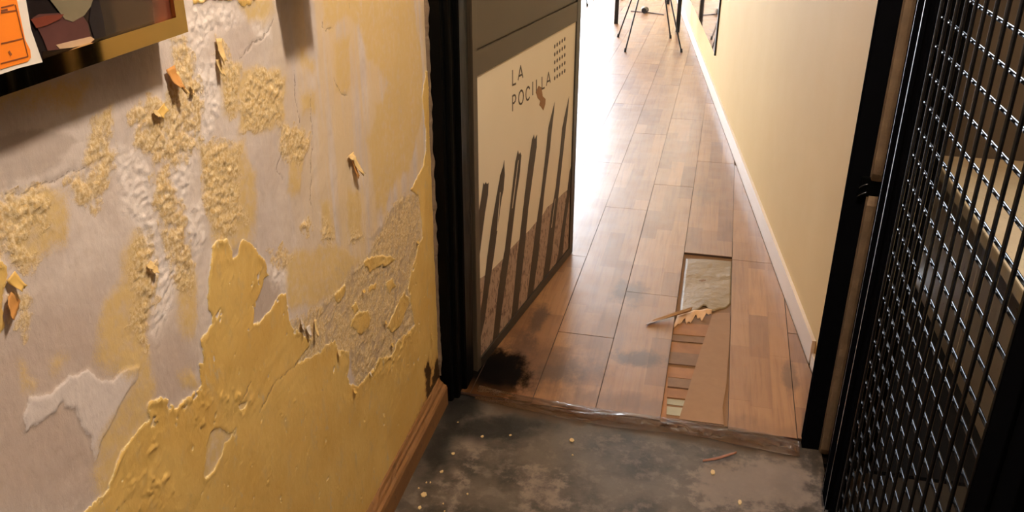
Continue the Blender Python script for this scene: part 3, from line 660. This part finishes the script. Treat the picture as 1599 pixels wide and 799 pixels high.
for i in range(len(yy)-1):
    for j in range(np_-1): bf.append((i*np_+j, i*np_+j+1, (i+1)*np_+j+1, (i+1)*np_+j))
bf += [tuple(range(np_)), tuple((len(yy)-1)*np_+j for j in range(np_))[::-1]]
struct(mesh('baseboard_left', bv, bf, M_BASE))

# left black jamb: stepped steel profile, with a ragged plaster line along the wall
def profile(name, pts, z0, z1, mat, parent=None): return prism(name, pts, z0, z1, mat, parent)
jl = struct(empty('trim_3', (0, 0, 0)))
profile('jamb_face', [(-0.700,2.150),(-0.664,2.150),(-0.660,2.156),(-0.660,2.170),(-0.648,2.170),(-0.645,2.176),(-0.645,2.205),(-0.634,2.205),(-0.630,2.210),(-0.630,2.290),(-0.700,2.290)], 0.0, 2.12, M_BLACK, jl)
M_RAG = plain('ragged_plaster', lin(112, 92, 72), 0.85, var=0.35, scale=40, bump=0.8, bdist=0.004)
rv = []; rf = []; zz = np.linspace(0.09, 2.1, 180)
for i, z in enumerate(zz):
    w = 0.010 + 0.006*float(fbm(np.array([z]), np.array([0.3]), 16, 4)[0]); w = max(0.003, w)
    d = 0.008 + 0.006*float(fbm(np.array([z]), np.array([2.3]), 24, 3)[0])
    rv += [(-0.6995, 2.152, z), (-0.6995, 2.152-w, z), (-0.700+d, 2.152-w*0.5, z), (-0.700+d*1.1, 2.152, z)]
for i in range(len(zz)-1):
    for j in range(4): rf.append((i*4+j, i*4+(j+1) % 4, (i+1)*4+(j+1) % 4, (i+1)*4+j))
rf += [(0,1,2,3), tuple(4*(len(zz)-1)+j for j in (3,2,1,0))]
mesh('ragged_edge', rv, rf, M_RAG, jl)
# right black jamb with the missing strike hole
jr = struct(empty('trim_4', (0, 0, 0)))
profile('jamb_face', [(0.372,2.150),(0.418,2.150),(0.418,2.190),(0.372,2.190)], -0.01, 2.12, M_STILE, jr)
hz = 0.80
def cementstrip(z0, z1, seed):
    R = random.Random(seed); vs = []; fs = []; n_ = max(4, int((z1-z0)/0.02))
    for i in range(n_+1):
        z = z0+(z1-z0)*i/n_; e = 0.0015*R.uniform(-1, 1); inset = 0.010 if i in (0, n_) else 0
        vs += [(0.4185, 2.1452, z), (0.4185+inset*0.4, 2.128+e+inset, z), (0.434+e, 2.124+e+inset, z), (0.452, 2.128+inset, z), (0.4615, 2.1452, z)]
    for i in range(n_):
        for j in range(5): fs.append((i*5+j, i*5+(j+1) % 5, (i+1)*5+(j+1) % 5, (i+1)*5+j))
    fs += [tuple(range(5)), tuple(n_*5+j for j in (4,3,2,1,0))]
    return mesh('cement_strip', vs, fs, M_CEMENT, bpy.data.objects['wall_front'])
cementstrip(0.0, 0.775, 1); cementstrip(0.815, 2.95, 2)
bm = bmesh.new(); bm_box(bm, (0.398, 2.141, 0.772), (0.452, 2.1498, 0.822), 0.003); from_bm('strike_plate', bm, M_BLACK, jr)
for dz in (0.0, 0.022):
    tube('strike_lip', [(0.396, 2.1405, 0.772+dz*1.0), (0.404, 2.136, 0.780+dz), (0.414, 2.1385, 0.784+dz)], 0.0022, M_GATE, jr, 6)

# unseen box added on the left wall to cast the strip shadow on the plaster
struct(box('added_shadow_box', (WALL_X+0.002, 1.355, 1.345), (WALL_X+0.082, 1.462, 2.99), M_WHITEW, None, 0.004))

# ================================================================= DOOR LEAF
leaf_ang = math.atan2(LEAF_D[1], LEAF_D[0])
door = struct(empty('door_1', tuple(LEAF_O), leaf_ang), 'open brown-black door leaf with a printed cream lower panel')
# local axes: x along the leaf, y = -LEAF_N direction (away from the viewer), z up
M_LEAF = plain('door_brown', lin(66, 55, 42), 0.45, var=0.1, scale=12, bump=0.08)
M_LEAFD = plain('door_dark_edge', lin(36, 31, 26), 0.4, var=0.1, scale=12, bump=0.08)
m = NT('poster_cream'); P = m.coord(); n = m.noise(P, 4, 4)
m.set(Base_Color=m.mix(n, lin(214, 198, 170), lin(224, 208, 180)), Roughness=0.35); M_POST = m.m
M_INK = plain('ink_brown', lin(52, 40, 30), 0.5, var=0.35, scale=40, bump=0)
M_INK2 = plain('ink_letter', lin(70, 52, 38), 0.5, var=0.1, bump=0)
m = NT('speckled_print'); P = m.coord()
sp1 = m.noise(m.mapping(P, (70, 70, 32)), 1.0, 4, 0.7, 0.6)
m.set(Base_Color=m.mix(m.ss(sp1, 0.5, 0.6), lin(160, 134, 114), lin(92, 66, 52)), Roughness=0.4); M_SPECK = m.m
LW = 0.985
box('leaf_core', (0.0, 0.004, 0.014), (LW, 0.040, 2.08), M_LEAF, door)
box('hinge_stile', (-0.002, -0.004, 0.014), (0.028, 0.0039, 2.08), M_LEAF, door, 0.0015)
box('lock_stile', (LW-0.045, -0.004, 0.014), (LW, 0.0039, 2.08), M_LEAFD, door, 0.0015)
box('bottom_rail', (0.028, -0.004, 0.014), (LW-0.045, 0.0039, 0.050), M_LEAFD, door, 0.0015)
box('middle_rail', (0.028, -0.003, 0.965), (LW-0.045, 0.0039, 1.035), M_LEAF, door, 0.0015)
box('upper_panel', (0.028, 0.000, 1.040), (LW-0.045, 0.0039, 2.0), M_LEAF, door, 0.001)
box('poster_panel', (0.028, 0.0012, 0.050), (LW-0.045, 0.0039, 0.965), M_POST, door)
S0, S1, ZB, ZTp = 0.0285, LW-0.0455, 0.0505, 0.9645
def lclip(pts):
    for n_, d in (((-1,0),-S0),((1,0),S1),((0,-1),-ZB),((0,1),ZTp)):
        if len(pts) > 2: pts = clip(pts, n_, d)
    return pts
def lprism(name, pts, h, mat, base=0.0011):
    pts = lclip(pts)
    if len(pts) < 3: return None
    return prism(name, pts, base, base-h, mat, door, lambda u, v, d: (u, d, v))
r6 = lambda X, Y: on_leaf(730+X/3.995, Y/3.995)
r7 = lambda X, Y: on_leaf(730+X/3.995, 200+Y/3.995)
r8 = lambda X, Y: on_leaf(730+X/3.995, 400+Y/3.995)
spk = [r7(645,370),r7(600,405),r7(560,445),r7(500,492),r7(460,560),r7(430,585),r7(385,640),r7(330,690),r7(268,755),r8(240,0),r8(200,40),r8(150,90),r8(110,120),r8(60,150),r8(60,760),r8(700,0)]
lprism('speckled_print', spk, 0.0004, M_SPECK)
strokes = [
 [r7(100,340),r7(106,352),r7(116,336),r7(122,350),r7(133,338),r7(128,420),r7(110,530),r7(75,800),r8(60,100),r8(40,100),r7(60,600),r7(72,520),r7(88,430)],
 [r7(230,200),r7(233,290),r7(226,380),r7(212,450),r7(165,800),r8(135,200),r8(108,400),r8(80,520),r8(70,420),r8(95,260),r8(110,130),r8(125,0),r7(152,600),r7(186,400),r7(206,290),r7(222,240)],
 [r7(316,138),r7(322,165),r7(330,150),r7(337,170),r7(325,300),r7(305,430),r7(262,800),r8(215,330),r8(185,590),r8(150,600),r8(190,230),r8(215,60),r7(235,750),r7(275,420),r7(300,210)],
 [r7(404,70),r7(416,40),r7(420,70),r7(434,40),r7(432,120),r7(418,220),r7(380,500),r7(352,800),r8(318,300),r8(300,450),r8(262,490),r8(285,280),r8(312,0),r7(325,700),r7(360,400),r7(385,200)],
 [r6(545,635),r6(540,700),r7(528,0),r7(515,130),r7(480,400),r7(442,800),r8(405,260),r8(365,320),r8(405,0),r7(430,600),r7(460,400),r7(490,150),r7(505,0),r6(520,735)],
 [r6(634,600),r6(628,690),r7(614,0),r7(600,130),r7(565,450),r7(525,800),r8(505,130),r8(465,180),r8(490,0),r7(520,550),r7(550,380),r7(580,130),r7(592,0),r6(610,710)],
 [r7(650,220),r7(640,400),r7(610,620),r7(592,800),r8(575,60),r8(545,70),r7(565,800),r7(590,620),r7(620,420),r7(638,270)]]
for s_ in strokes: lprism('brush_stroke', s_, 0.0004, M_INK, 0.0006)
slits = [[(205,400),(185,640)],[(318,200),(280,500)],[(520,90),(512,180)],[(548,440),(525,620)]]
for (a, b) in slits:
    p, q_ = r7(*a), r7(*b); lprism('stroke_gap', [(p[0]-.002, p[1]), (p[0]+.002, p[1]), (q_[0]+.003, q_[1]), (q_[0]-.003, q_[1])], 0.0002, M_POST, 0.0002)
def stroke(pts, w, nm='letter'):
    """letter strokes on the poster as flat ribbons, one mesh per letter"""
    bm = bmesh.new()
    for line in pts:
        for (a, b) in zip(line[:-1], line[1:]):
            a = Vector(r6(*a)); b = Vector(r6(*b)); d = (b-a); l = d.length; d = d/l if l else Vector((1, 0)); n_ = Vector((-d.y, d.x))*w/2; e = d*w*0.3
            vs = [a-e+n_, b+e+n_, b+e-n_, a-e-n_]
            f = [bm.verts.new((v.x, 0.0007, v.y)) for v in vs]; g = [bm.verts.new((v.x, 0.0011, v.y)) for v in vs]
            bm.faces.new(f); bm.faces.new(g[::-1])
            for i in range(4): bm.faces.new((f[i], f[(i+1) % 4], g[(i+1) % 4], g[i]))
    return from_bm(nm, bm, M_INK2, door)
def oval(cx, cy, rx, ry, a0, a1, skew=-0.55, n_=14): return [(cx+rx*math.cos(D(a0+(a1-a0)*i/n_)), cy+ry*math.sin(D(a0+(a1-a0)*i/n_))+skew*rx*math.cos(D(a0+(a1-a0)*i/n_))) for i in range(n_+1)]
LWD = 0.0062
stroke([[(283,440),(283,531),(303,522)]], LWD)
stroke([[(318,497),(333,412),(347,481)],[(323,475),(342,464)]], LWD)
stroke([[(283,690),(283,600),(293,593),(301,597),(303,612),(300,630),(292,642),(283,645)]], LWD)
stroke([oval(336, 607, 15, 42, 0, 360)], LWD)
stroke([oval(379, 583, 13, 40, 320, 48)], LWD)
stroke([[(409,513),(409,590)]], LWD)
stroke([[(432,500),(432,577),(449,569)]], LWD)
stroke([[(466,483),(466,555),(482,547)]], LWD)
stroke([[(494,533),(507,452),(518,512)],[(498,510),(514,502)]], LWD)
for j in range(5):
    for i in range(5):
        c0 = r6(546+i*15.5, 290-i*11.5+j*49.5); rr = 0.0075
        lprism('dot', [(c0[0]+rr*math.cos(t*math.pi/4), c0[1]+rr*math.sin(t*math.pi/4)) for t in range(8)], 0.0004, M_INK2)
M_SMEAR = plain('brown_smear', lin(150, 108, 70), 0.7, var=0.3, scale=60)
lprism('smear', [r6(428,575),r6(445,535),r6(462,545),r6(470,600),r6(488,618),r6(486,650),r6(474,688),r6(462,668),r6(450,655),r6(456,630),r6(440,612)], 0.0009, M_SMEAR)

# ================================================================= SECURITY GATE
gate = tag(empty('security_gate', (0.415, 1.93, 0.0)), 'black steel mesh security gate swung open at the right edge', 'gate')
GO = (0.415, 1.93, 0.0)
def gp(x, y, z): return (x-GO[0], y-GO[1], z-GO[2])
def gbox(name, a, b, bev=0.003): return box(name, gp(*a), gp(*b), M_STILE, gate, bev)
gbox('hinge_stile', (0.404, 1.868, 0.022), (0.440, 1.928, 1.98))
gbox('hinge_flange', (0.412, 1.816, 0.022), (0.436, 1.8675, 1.98), 0.002)
gbox('lock_stile', (0.400, 0.975, 0.022), (0.440, 1.036, 1.98))
gbox('lock_stile_lip', (0.404, 0.915, 0.022), (0.436, 0.974, 1.98))
gbox('bottom_rail', (0.410, 1.0365, 0.022), (0.436, 1.8155, 0.058)); gbox('top_rail', (0.410, 1.0365, 1.944), (0.436, 1.8155, 1.98))
bm = bmesh.new(); bm_tube(bm, [(0, 0, 0), (0, 0, 1.93)], 0.0036, 8); rod_v = from_bm('upright_rod', bm, M_GATE, gate, True); rod_v.location = gp(0.4145, 1.782, 0.04)
for i in range(1, 14):
    o = rod_v.copy(); C.objects.link(o); o.parent = gate; o.location = gp(0.4145, 1.782-0.0545*i, 0.04)
bm = bmesh.new(); bm_tube(bm, [(0, 0, 0), (0, -0.83, 0)], 0.0032, 8); rod_h = from_bm('cross_rod', bm, M_GATE, gate, True); rod_h.location = gp(0.4215, 1.84, 1.263)
for i in range(-22, 13):
    if i == 0: continue
    o = rod_h.copy(); C.objects.link(o); o.parent = gate; o.location = gp(0.4215, 1.84, 1.263+0.0535*i)
for yb in (1.9285, 1.8655):
    w_ = 0.0013 if yb > 1.9 else 0.0030
    box('edge_strip', gp(0.4026, yb-w_, 0.022), gp(0.4039, yb+w_, 1.98), M_GATE, gate)
post = struct(box('trim_6', (0.4255, 1.950, -0.02), (0.470, 2.016, 2.1), M_STILE, None, 0.003)); 
struct(box('trim_7', (0.418, 1.955, 0.0), (0.4254, 2.016, 2.1), M_STILE, None, 0.001))

# ================================================================= STONE LEDGE behind the gate
st_ = tag(empty('stone_ledge', (0.88, 2.8, -0.012)), 'tan stone-topped ledge behind the black mesh gate', 'ledge')
m = NT('tan_stone'); P = m.pos(); n = m.noise(P, 8, 6, 0.65); n2 = m.noise(P, 60, 4)
c = m.mix(n, lin(168, 140, 100), lin(206, 180, 140)); c = m.mix(m.ss(n2, 0.60, 0.72, 0, 0.45), c, lin(120, 84, 60))
m.set(Base_Color=c, Roughness=0.6); m.bump(m.math('ADD', n, m.math('MULTIPLY', n2, 0.4)), 0.4, 0.004); M_STONE = m.m
m = NT('stone_cladding'); P = m.pos(); n = m.noise(P, 6, 6, 0.65); n2 = m.noise(P, 42, 4)
c = m.mix(n, lin(140, 114, 86), lin(172, 148, 116)); c = m.mix(m.ss(n2, 0.64, 0.74, 0, 0.6), c, lin(112, 60, 40))
m.set(Base_Color=c, Roughness=0.65); m.bump(n2, 0.3, 0.003); M_CLAD = m.m
so = (0.88, 2.8, -0.012)
def sbox(name, a, b, mat, bev): return box(name, tuple(a[i]-so[i] for i in range(3)), tuple(b[i]-so[i] for i in range(3)), mat, st_, bev)
sbox('top_slab', (0.868, 1.30, 0.455), (1.658, 3.408, 0.50), M_STONE, 0.006)
for (y0, y1) in [(1.32, 1.97), (1.974, 2.70), (2.704, 3.408)]:
    sbox('cladding_panel', (0.888, y0, -0.012), (0.93, y1, 0.454), M_CLAD, 0.002)
sbox('core', (0.931, 1.33, -0.012), (1.655, 3.405, 0.453), M_CLAD, 0)

# ================================================================= PICTURE ON THE LEFT WALL
PX = -0.655                                       # front face of the frame
def pw(px, py): return on_wall(px, py, PX)
pic = tag(empty('picture_frame', (WALL_X+0.004, 0.55, 1.3305)), 'polished brass picture frame with a dark reddish print on the peeling wall', 'picture')
m = NT('polished_brass'); n = m.noise(m.coord(), 14, 3)
m.set(Base_Color=m.mix(n, lin(214, 190, 122), lin(226, 204, 140)), Metallic=1.0, Roughness=0.045); M_BRASS = m.m
po = (WALL_X+0.004, 0.55, 1.3305)
PY0, PY1, PZ0, PZ1 = -0.05, 1.0255, 1.3305, 2.05; BWd = 0.022
def pbar(name, pts):
    """mitred moulding: pts in (y, z); outer two lower in depth than the inner ridge"""
    vs = [(-0.0, y, z) for y, z in pts] + [(PX-WALL_X-0.004, y, z) for y, z in pts]
    vs = [(x, y-po[1], z-po[2]) for x, y, z in vs]
    return mesh(name, vs, [(3,2,1,0),(4,5,6,7),(0,1,5,4),(1,2,6,5),(2,3,7,6),(3,0,4,7)], M_BRASS, pic)
pbar('frame_bar', [(PY0,PZ0),(PY1,PZ0),(PY1-BWd,PZ0+BWd),(PY0+BWd,PZ0+BWd)])
pbar('frame_bar', [(PY1,PZ0),(PY1,PZ1),(PY1-BWd,PZ1-BWd),(PY1-BWd,PZ0+BWd)])
pbar('frame_bar', [(PY1,PZ1),(PY0,PZ1),(PY0+BWd,PZ1-BWd),(PY1-BWd,PZ1-BWd)])
pbar('frame_bar', [(PY0,PZ1),(PY0,PZ0),(PY0+BWd,PZ0+BWd),(PY0+BWd,PZ1-BWd)])
# print: dark ground with a reddish wall, a dark cup and its saucer
m = NT('print_ground'); P = m.pos(); n = m.noise(P, 9, 4)
sy = m.n('ShaderNodeSeparateXYZ', Vector=m.n('ShaderNodeVectorMath', {'operation': 'ADD'}, i0=P, i1=m.n('ShaderNodeCombineXYZ', X=0.0, Y=m.math('MULTIPLY', m.math('SUBTRACT', n, 0.5), 0.03)).outputs[0]).outputs[0]).outputs[1]
c = m.mix(m.ss(sy, 0.95, 0.985), lin(58, 44, 34), lin(100, 50, 36)); c = m.mix(m.ss(sy, 0.885, 0.895, 1, 0), c, lin(32, 26, 26)); c = m.mix(m.ss(n, 0.5, 0.7, 0, 0.5), c, lin(96, 70, 52))
m.set(Base_Color=c, Roughness=0.12); m.b.inputs['Coat Weight'].default_value = 0.5; M_PRINT = m.m
XP = PX - 0.006
def pcard(name, pts, d, mat): return prism(name, [(y-po[1], z-po[2]) for y, z in pts], XP-po[0]+d-0.0006, XP-po[0]+d, mat, pic, lambda u, v, h: (h, u, v))
prism('print_sheet', [(PY0+.02-po[1],PZ0+.02-po[2]),(PY1-.02-po[1],PZ0+.02-po[2]),(PY1-.02-po[1],PZ1-.02-po[2]),(PY0+.02-po[1],PZ1-.02-po[2])], XP-po[0]-0.003, XP-po[0], M_PRINT, pic, lambda u, v, h: (h, u, v))
pf = lambda *pts: [on_wall(x, y, XP) for x, y in pts]
pcard('printed_cup', pf((50,28),(60,22),(95,20),(128,24),(136,36),(140,56),(146,62),(140,70),(110,76),(74,80),(66,60)), 0.0008, plain('print_cup', lin(80, 50, 48), 0.2, var=0.35, scale=22, bump=0))
pcard('printed_rim', pf((86,70),(110,64),(140,57),(146,61),(138,68),(112,74),(92,76)), 0.0014, plain('print_rim', lin(176, 148, 124), 0.2, var=0.15, scale=40, bump=0))
pcard('printed_shadow', pf((66,80),(100,76),(140,68),(150,64),(160,60),(140,74),(100,88),(66,94)), 0.0010, plain('print_dark', lin(22, 14, 12), 0.2, bump=0))
pcard('printed_pale_shape', pf((72,-6),(100,-6),(145,-6),(140,10),(130,24),(112,34),(100,30),(86,12)), 0.0014, plain('print_pale', lin(112, 102, 82), 0.25, var=0.3, scale=20, bump=0))
pcard('printed_red_shape', pf((46,30),(70,24),(98,22),(92,30),(70,40),(55,44)), 0.0016, plain('print_red', lin(104, 50, 38), 0.2, var=0.3, scale=30, bump=0))
pcard('printed_column', pf((142,-6),(152,-6),(160,30),(164,56),(158,60),(146,60),(138,34)), 0.0012, plain('print_column', lin(30, 26, 30), 0.2, bump=0))
# orange notice stuck over the lower left of the frame
nt = tag(empty('paper_notice', (PX+0.001, 0.70, 1.34)), 'white paper with an orange ruled form stuck to the brass frame', 'notice')
no = (PX+0.001, 0.70, 1.34); XN = PX + 0.001
def ncard(name, pts, d, mat, t=0.0004): return prism(name, [(y-no[1], z-no[2]) for y, z in pts], d, d+t, mat, nt, lambda u, v, h: (h, u, v))
nf = lambda *pts: [on_wall(x, y, XN) for x, y in pts]
ncard('paper', nf((-60,-20),(34,-20),(40,0),(48,46),(66,97),(30,106),(0,116),(-60,134)), 0.0, plain('notice_white', lin(222, 212, 200), 0.7, var=0.04, bump=0))
m = NT('notice_orange'); n = m.noise(m.coord(), 10, 3); m.set(Base_Color=m.mix(n, lin(234, 118, 16), lin(244, 138, 30)), Roughness=0.6); M_OR = m.m
ncard('orange_form', nf((-60,-20),(20,-20),(25,0),(38,62),(46,78),(47,90),(42,96),(20,102),(0,108),(-60,124)), 0.0006, M_OR)
M_LN = plain('notice_ink', lin(120, 60, 20), 0.7, bump=0)
def rule(a, b, w=0.0006):
    (y0, z0), (y1, z1) = nf(a, b); d = Vector((y1-y0, z1-z0)); d.normalize(); n_ = Vector((-d.y, d.x))*w
    ncard('ruled_line', [(y0+n_.x, z0+n_.y), (y1+n_.x, z1+n_.y), (y1-n_.x, z1-n_.y), (y0-n_.x, z0-n_.y)], 0.0012, M_LN, 0.0002)
rule((0,12),(20,7)); rule((22,7),(42,88)); rule((0,99),(42,88)); rule((0,20),(24,16)); rule((0,68),(34,60)); rule((12,80),(16,86), 0.0012); rule((0,17),(10,15), 0.001)

# ================================================================= THINGS ON THE HALL FLOOR
GRP = 'paint crumbs on the concrete'
def chip(px, py, r, mat, label, group=None, seed=0):
    x, y = on_floor(px, py); R = random.Random(seed+int(px)); n_ = 6
    pts = [(x + r*R.uniform(.6, 1.1)*math.cos(2*math.pi*i/n_), y + r*1.3*R.uniform(.6, 1.1)*math.sin(2*math.pi*i/n_)) for i in range(n_)]
    bm = bmesh.new(); ti = R.uniform(-.15, .15)
    b0 = [bm.verts.new((a, b, 0.0015)) for a, b in pts]; t0 = [bm.verts.new((x+(a-x)*.92, y+(b-y)*.92, 0.0034+ti*(a-x))) for a, b in pts]
    bm.faces.new(b0[::-1]); bm.faces.new(t0)
    for i in range(n_): bm.faces.new((b0[i], b0[(i+1) % n_], t0[(i+1) % n_], t0[i]))
    o = from_bm('paint_chip', bm, mat); return tag(o, label, 'paint chip', group)
M_CHIP = plain('chip_cream', lin(190, 164, 118), 0.7, var=0.1)
chip(893, 688, .0085, M_CHIP, 'largest pale yellow paint chip on the concrete near the threshold', GRP)
chip(1113, 738, .010, M_CHIP, 'round cream paint spot on the concrete below the wood sliver', GRP)
chip(1155, 785, .008, M_CHIP, 'cream paint chip nearest the bottom of the picture right of centre', GRP)
chip(662, 773, .009, M_CHIP, 'cream paint chip beside the left baseboard, largest of the crumbs there', GRP)
chip(690, 737, .006, M_CHIP, 'small cream paint chip on the dark stain by the left baseboard', GRP)
chip(708, 709, .006, M_CHIP, 'flat cream paint chip on the black patch near the jamb', GRP)
chip(753, 682, .005, M_CHIP, 'tiny cream paint crumb on the pale worn patch', GRP)
chip(797, 680, .004, M_CHIP, 'tiny pale crumb on the concrete below the door leaf', GRP)
chip(655, 793, .006, M_CHIP, 'cream crumb at the bottom edge next to the left baseboard', GRP)
for i, (px, py) in enumerate([(666,754),(672,754),(654,763),(692,787),(730,772),(894,711),(694,799),(715,660)]):
    chip(px, py, .003, M_CHIP, 'tiny paint crumb scattered over the grey concrete', 'tiny paint crumbs', i)
a, b = on_floor(1097, 722), on_floor(1151, 710)
o = sheet('wood_sliver', 10, 2, lambda u, v: (a[0]+(b[0]-a[0])*u + 0.003*math.sin(4*u), a[1]+(b[1]-a[1])*u + (v-.5)*0.012*(0.5+0.5*math.sin(math.pi*(0.15+0.7*u))), 0.003+0.006*abs(u-.35)+0.003*abs(v-.5)), 0.0016, plain('sliver_wood', lin(128, 78, 48), 0.7, var=0.3, scale=50))
tag(o, 'thin reddish-brown wood sliver lying on the concrete', 'wood sliver')

# ================================================================= FURNITURE IN THE BRIGHT ROOM
M_BM = plain('black_metal', lin(20, 19, 20), 0.4, var=0.1, bump=0)
M_PLY = plain('dark_seat', lin(46, 40, 38), 0.5, var=0.15)
M_TOP = plain('table_wood', lin(120, 82, 52), 0.4, var=0.2, scale=8)
def make_chair(x, y, feet, label, group='wire leg chairs in the bright room'):
    t = tag(empty('cafe_chair', (x, y, ZT)), label, 'chair', group)
    for (fx_, fy_) in feet:
        sx, sy = (fx_-x)*0.52, (fy_-y)*0.52
        l = tube('leg', [(fx_-x, fy_-y, 0.004), (sx, sy, 0.44)], 0.0065, M_BM, t, 8)
        tube('foot_cap', [(fx_-x, fy_-y, 0.0005), ((fx_-x)*0.985, (fy_-y)*0.985, 0.03)], 0.0105, M_BM, l, 8)
    sheet('seat', 8, 8, lambda u, v: ((u-.5)*.42, (v-.5)*.42, .442+.03*((2*u-1)**4+(2*v-1)**4)*.5), .012, M_PLY, t)
    sheet('backrest', 8, 5, lambda u, v: ((u-.5)*.40, .19+.05*v-.05*(2*u-1)**2, .50+.32*v), .012, M_PLY, t)
    return t
f4 = [on_floor(*p, ZT) for p in ((976,81),(1064,82),(965,58),(1047,60))]
cxm = sum(p[0] for p in f4)/4; cym = sum(p[1] for p in f4)/4
make_chair(cxm, cym, f4, 'thin-legged black metal chair nearest the camera in the bright room')
p = on_floor(917, 10, ZT); make_chair(p[0]-0.22, p[1]+0.24, [(p[0], p[1]), (p[0]-.45, p[1]), (p[0], p[1]+.48), (p[0]-.45, p[1]+.48)], 'black metal chair half hidden behind the door leaf, far left')
ta = on_floor(962, 37, ZT); tb = on_floor(1060, 50, ZT); tbx = RWX(8.35)-0.09
tx, ty = (ta[0]+tb[0])/2, 8.9
tab = tag(empty('cafe_table', (tx, ty, ZT)), 'table on square black legs behind the thin-legged chair', 'table')
for (lx, ly) in [ta, (tb[0]-0.012, tb[1]), (ta[0]-0.1, ta[1]+1.45), (tb[0]-0.19, tb[1]+1.55)]:
    box('leg', (lx-tx-.018, ly-ty-.018, 0), (lx-tx+.018, ly-ty+.018, .72), M_BM, tab, .003)
prism('tabletop', [(-.42,-.66),(.20,-.66),(.16,.3),(.06,1.0),(-.45,1.0)], .7205, .75, M_TOP, tab)
pa, pb = on_floor(985, 17, ZT+.006), on_floor(1046, 23, ZT+.006)
cab = tag(empty('power_cable', (pa[0], pa[1], ZT)), 'grey cable with a black and white plug on the floor under the table', 'cable')
tube('cord', [(0, 0, .0055), ((pb[0]-pa[0])*.5, (pb[1]-pa[1])*.5+.01, .0055), (pb[0]-pa[0]-.06, pb[1]-pa[1], .0055)], .005, plain('cord_grey', lin(110, 100, 100), .5, bump=0), cab)
pc = on_floor(1007, 21, ZT); 
bm = bmesh.new(); bm_tube(bm, [(pc[0]-pa[0]-.01, pc[1]-pa[1]-.02, .03), (pc[0]-pa[0]+.01, pc[1]-pa[1]+.03, .035)], .028, 10); from_bm('plug_body', bm, M_BM, cab, True)
bm = bmesh.new(); bm_tube(bm, [(pc[0]-pa[0]-.03, pc[1]-pa[1]+.031, .042), (pc[0]-pa[0]-.015, pc[1]-pa[1]+.06, .046)], .016, 10); from_bm('plug_cap', bm, M_WINF, cab, True)
# mirror on the corridor's right wall
m = NT('mirror_silver'); m.set(Base_Color=(0.9, 0.9, 0.89, 1), Metallic=1.0, Roughness=m.ss(m.noise(m.coord(), 3, 2), 0, 1, 0.02, 0.05)); M_MIR = m.m
mir = tag(empty('wall_mirror', rw(7.3, 0.011, 0.28)), 'wall mirror low on the cream wall, reflecting the chair legs', 'mirror')
mo = rw(7.3, 0.011, 0.28)
def mbox(name, y0, y1, o0, o1, z0, z1, mat):
    pl = [rw(y, o, 0)[:2] for y, o in ((y0, o0), (y1, o0), (y1, o1), (y0, o1))]
    return prism(name, [(a-mo[0], b-mo[1]) for a, b in pl], z0-mo[2], z1-mo[2], mat, mir)
mbox('glass', 6.072, 8.63, 0.004, 0.0115, 0.28, 1.70, M_MIR)
mbox('frame_edge', 6.05, 6.071, 0.000, 0.0115, 0.27, 1.71, M_BM)

# ================================================================= CEILING LAMP in the hall
lamp = tag(empty('ceiling_lamp', (LAMP_POS[0], LAMP_POS[1], 3.0)), 'round ceiling lamp with a warm bulb above the hall', 'lamp')
bm = bmesh.new(); bm_tube(bm, [(0, 0, -0.001), (0, 0, -0.02), (0, 0, -0.03)], [0.075, 0.075, 0.03], 20); from_bm('canopy', bm, M_WINF, lamp, True)
m = NT('warm_bulb'); e = m.n('ShaderNodeEmission', Color=LAMP_COL + (1,), Strength=LAMP_STRENGTH); m.t.links.new(e.outputs[0], m.out.inputs[0])
bm = bmesh.new(); bmesh.ops.create_icosphere(bm, subdivisions=2, radius=0.085, matrix=Matrix.Translation((0, 0, LAMP_POS[2]-3.0-0.03))); from_bm('bulb', bm, m.m, lamp, True)
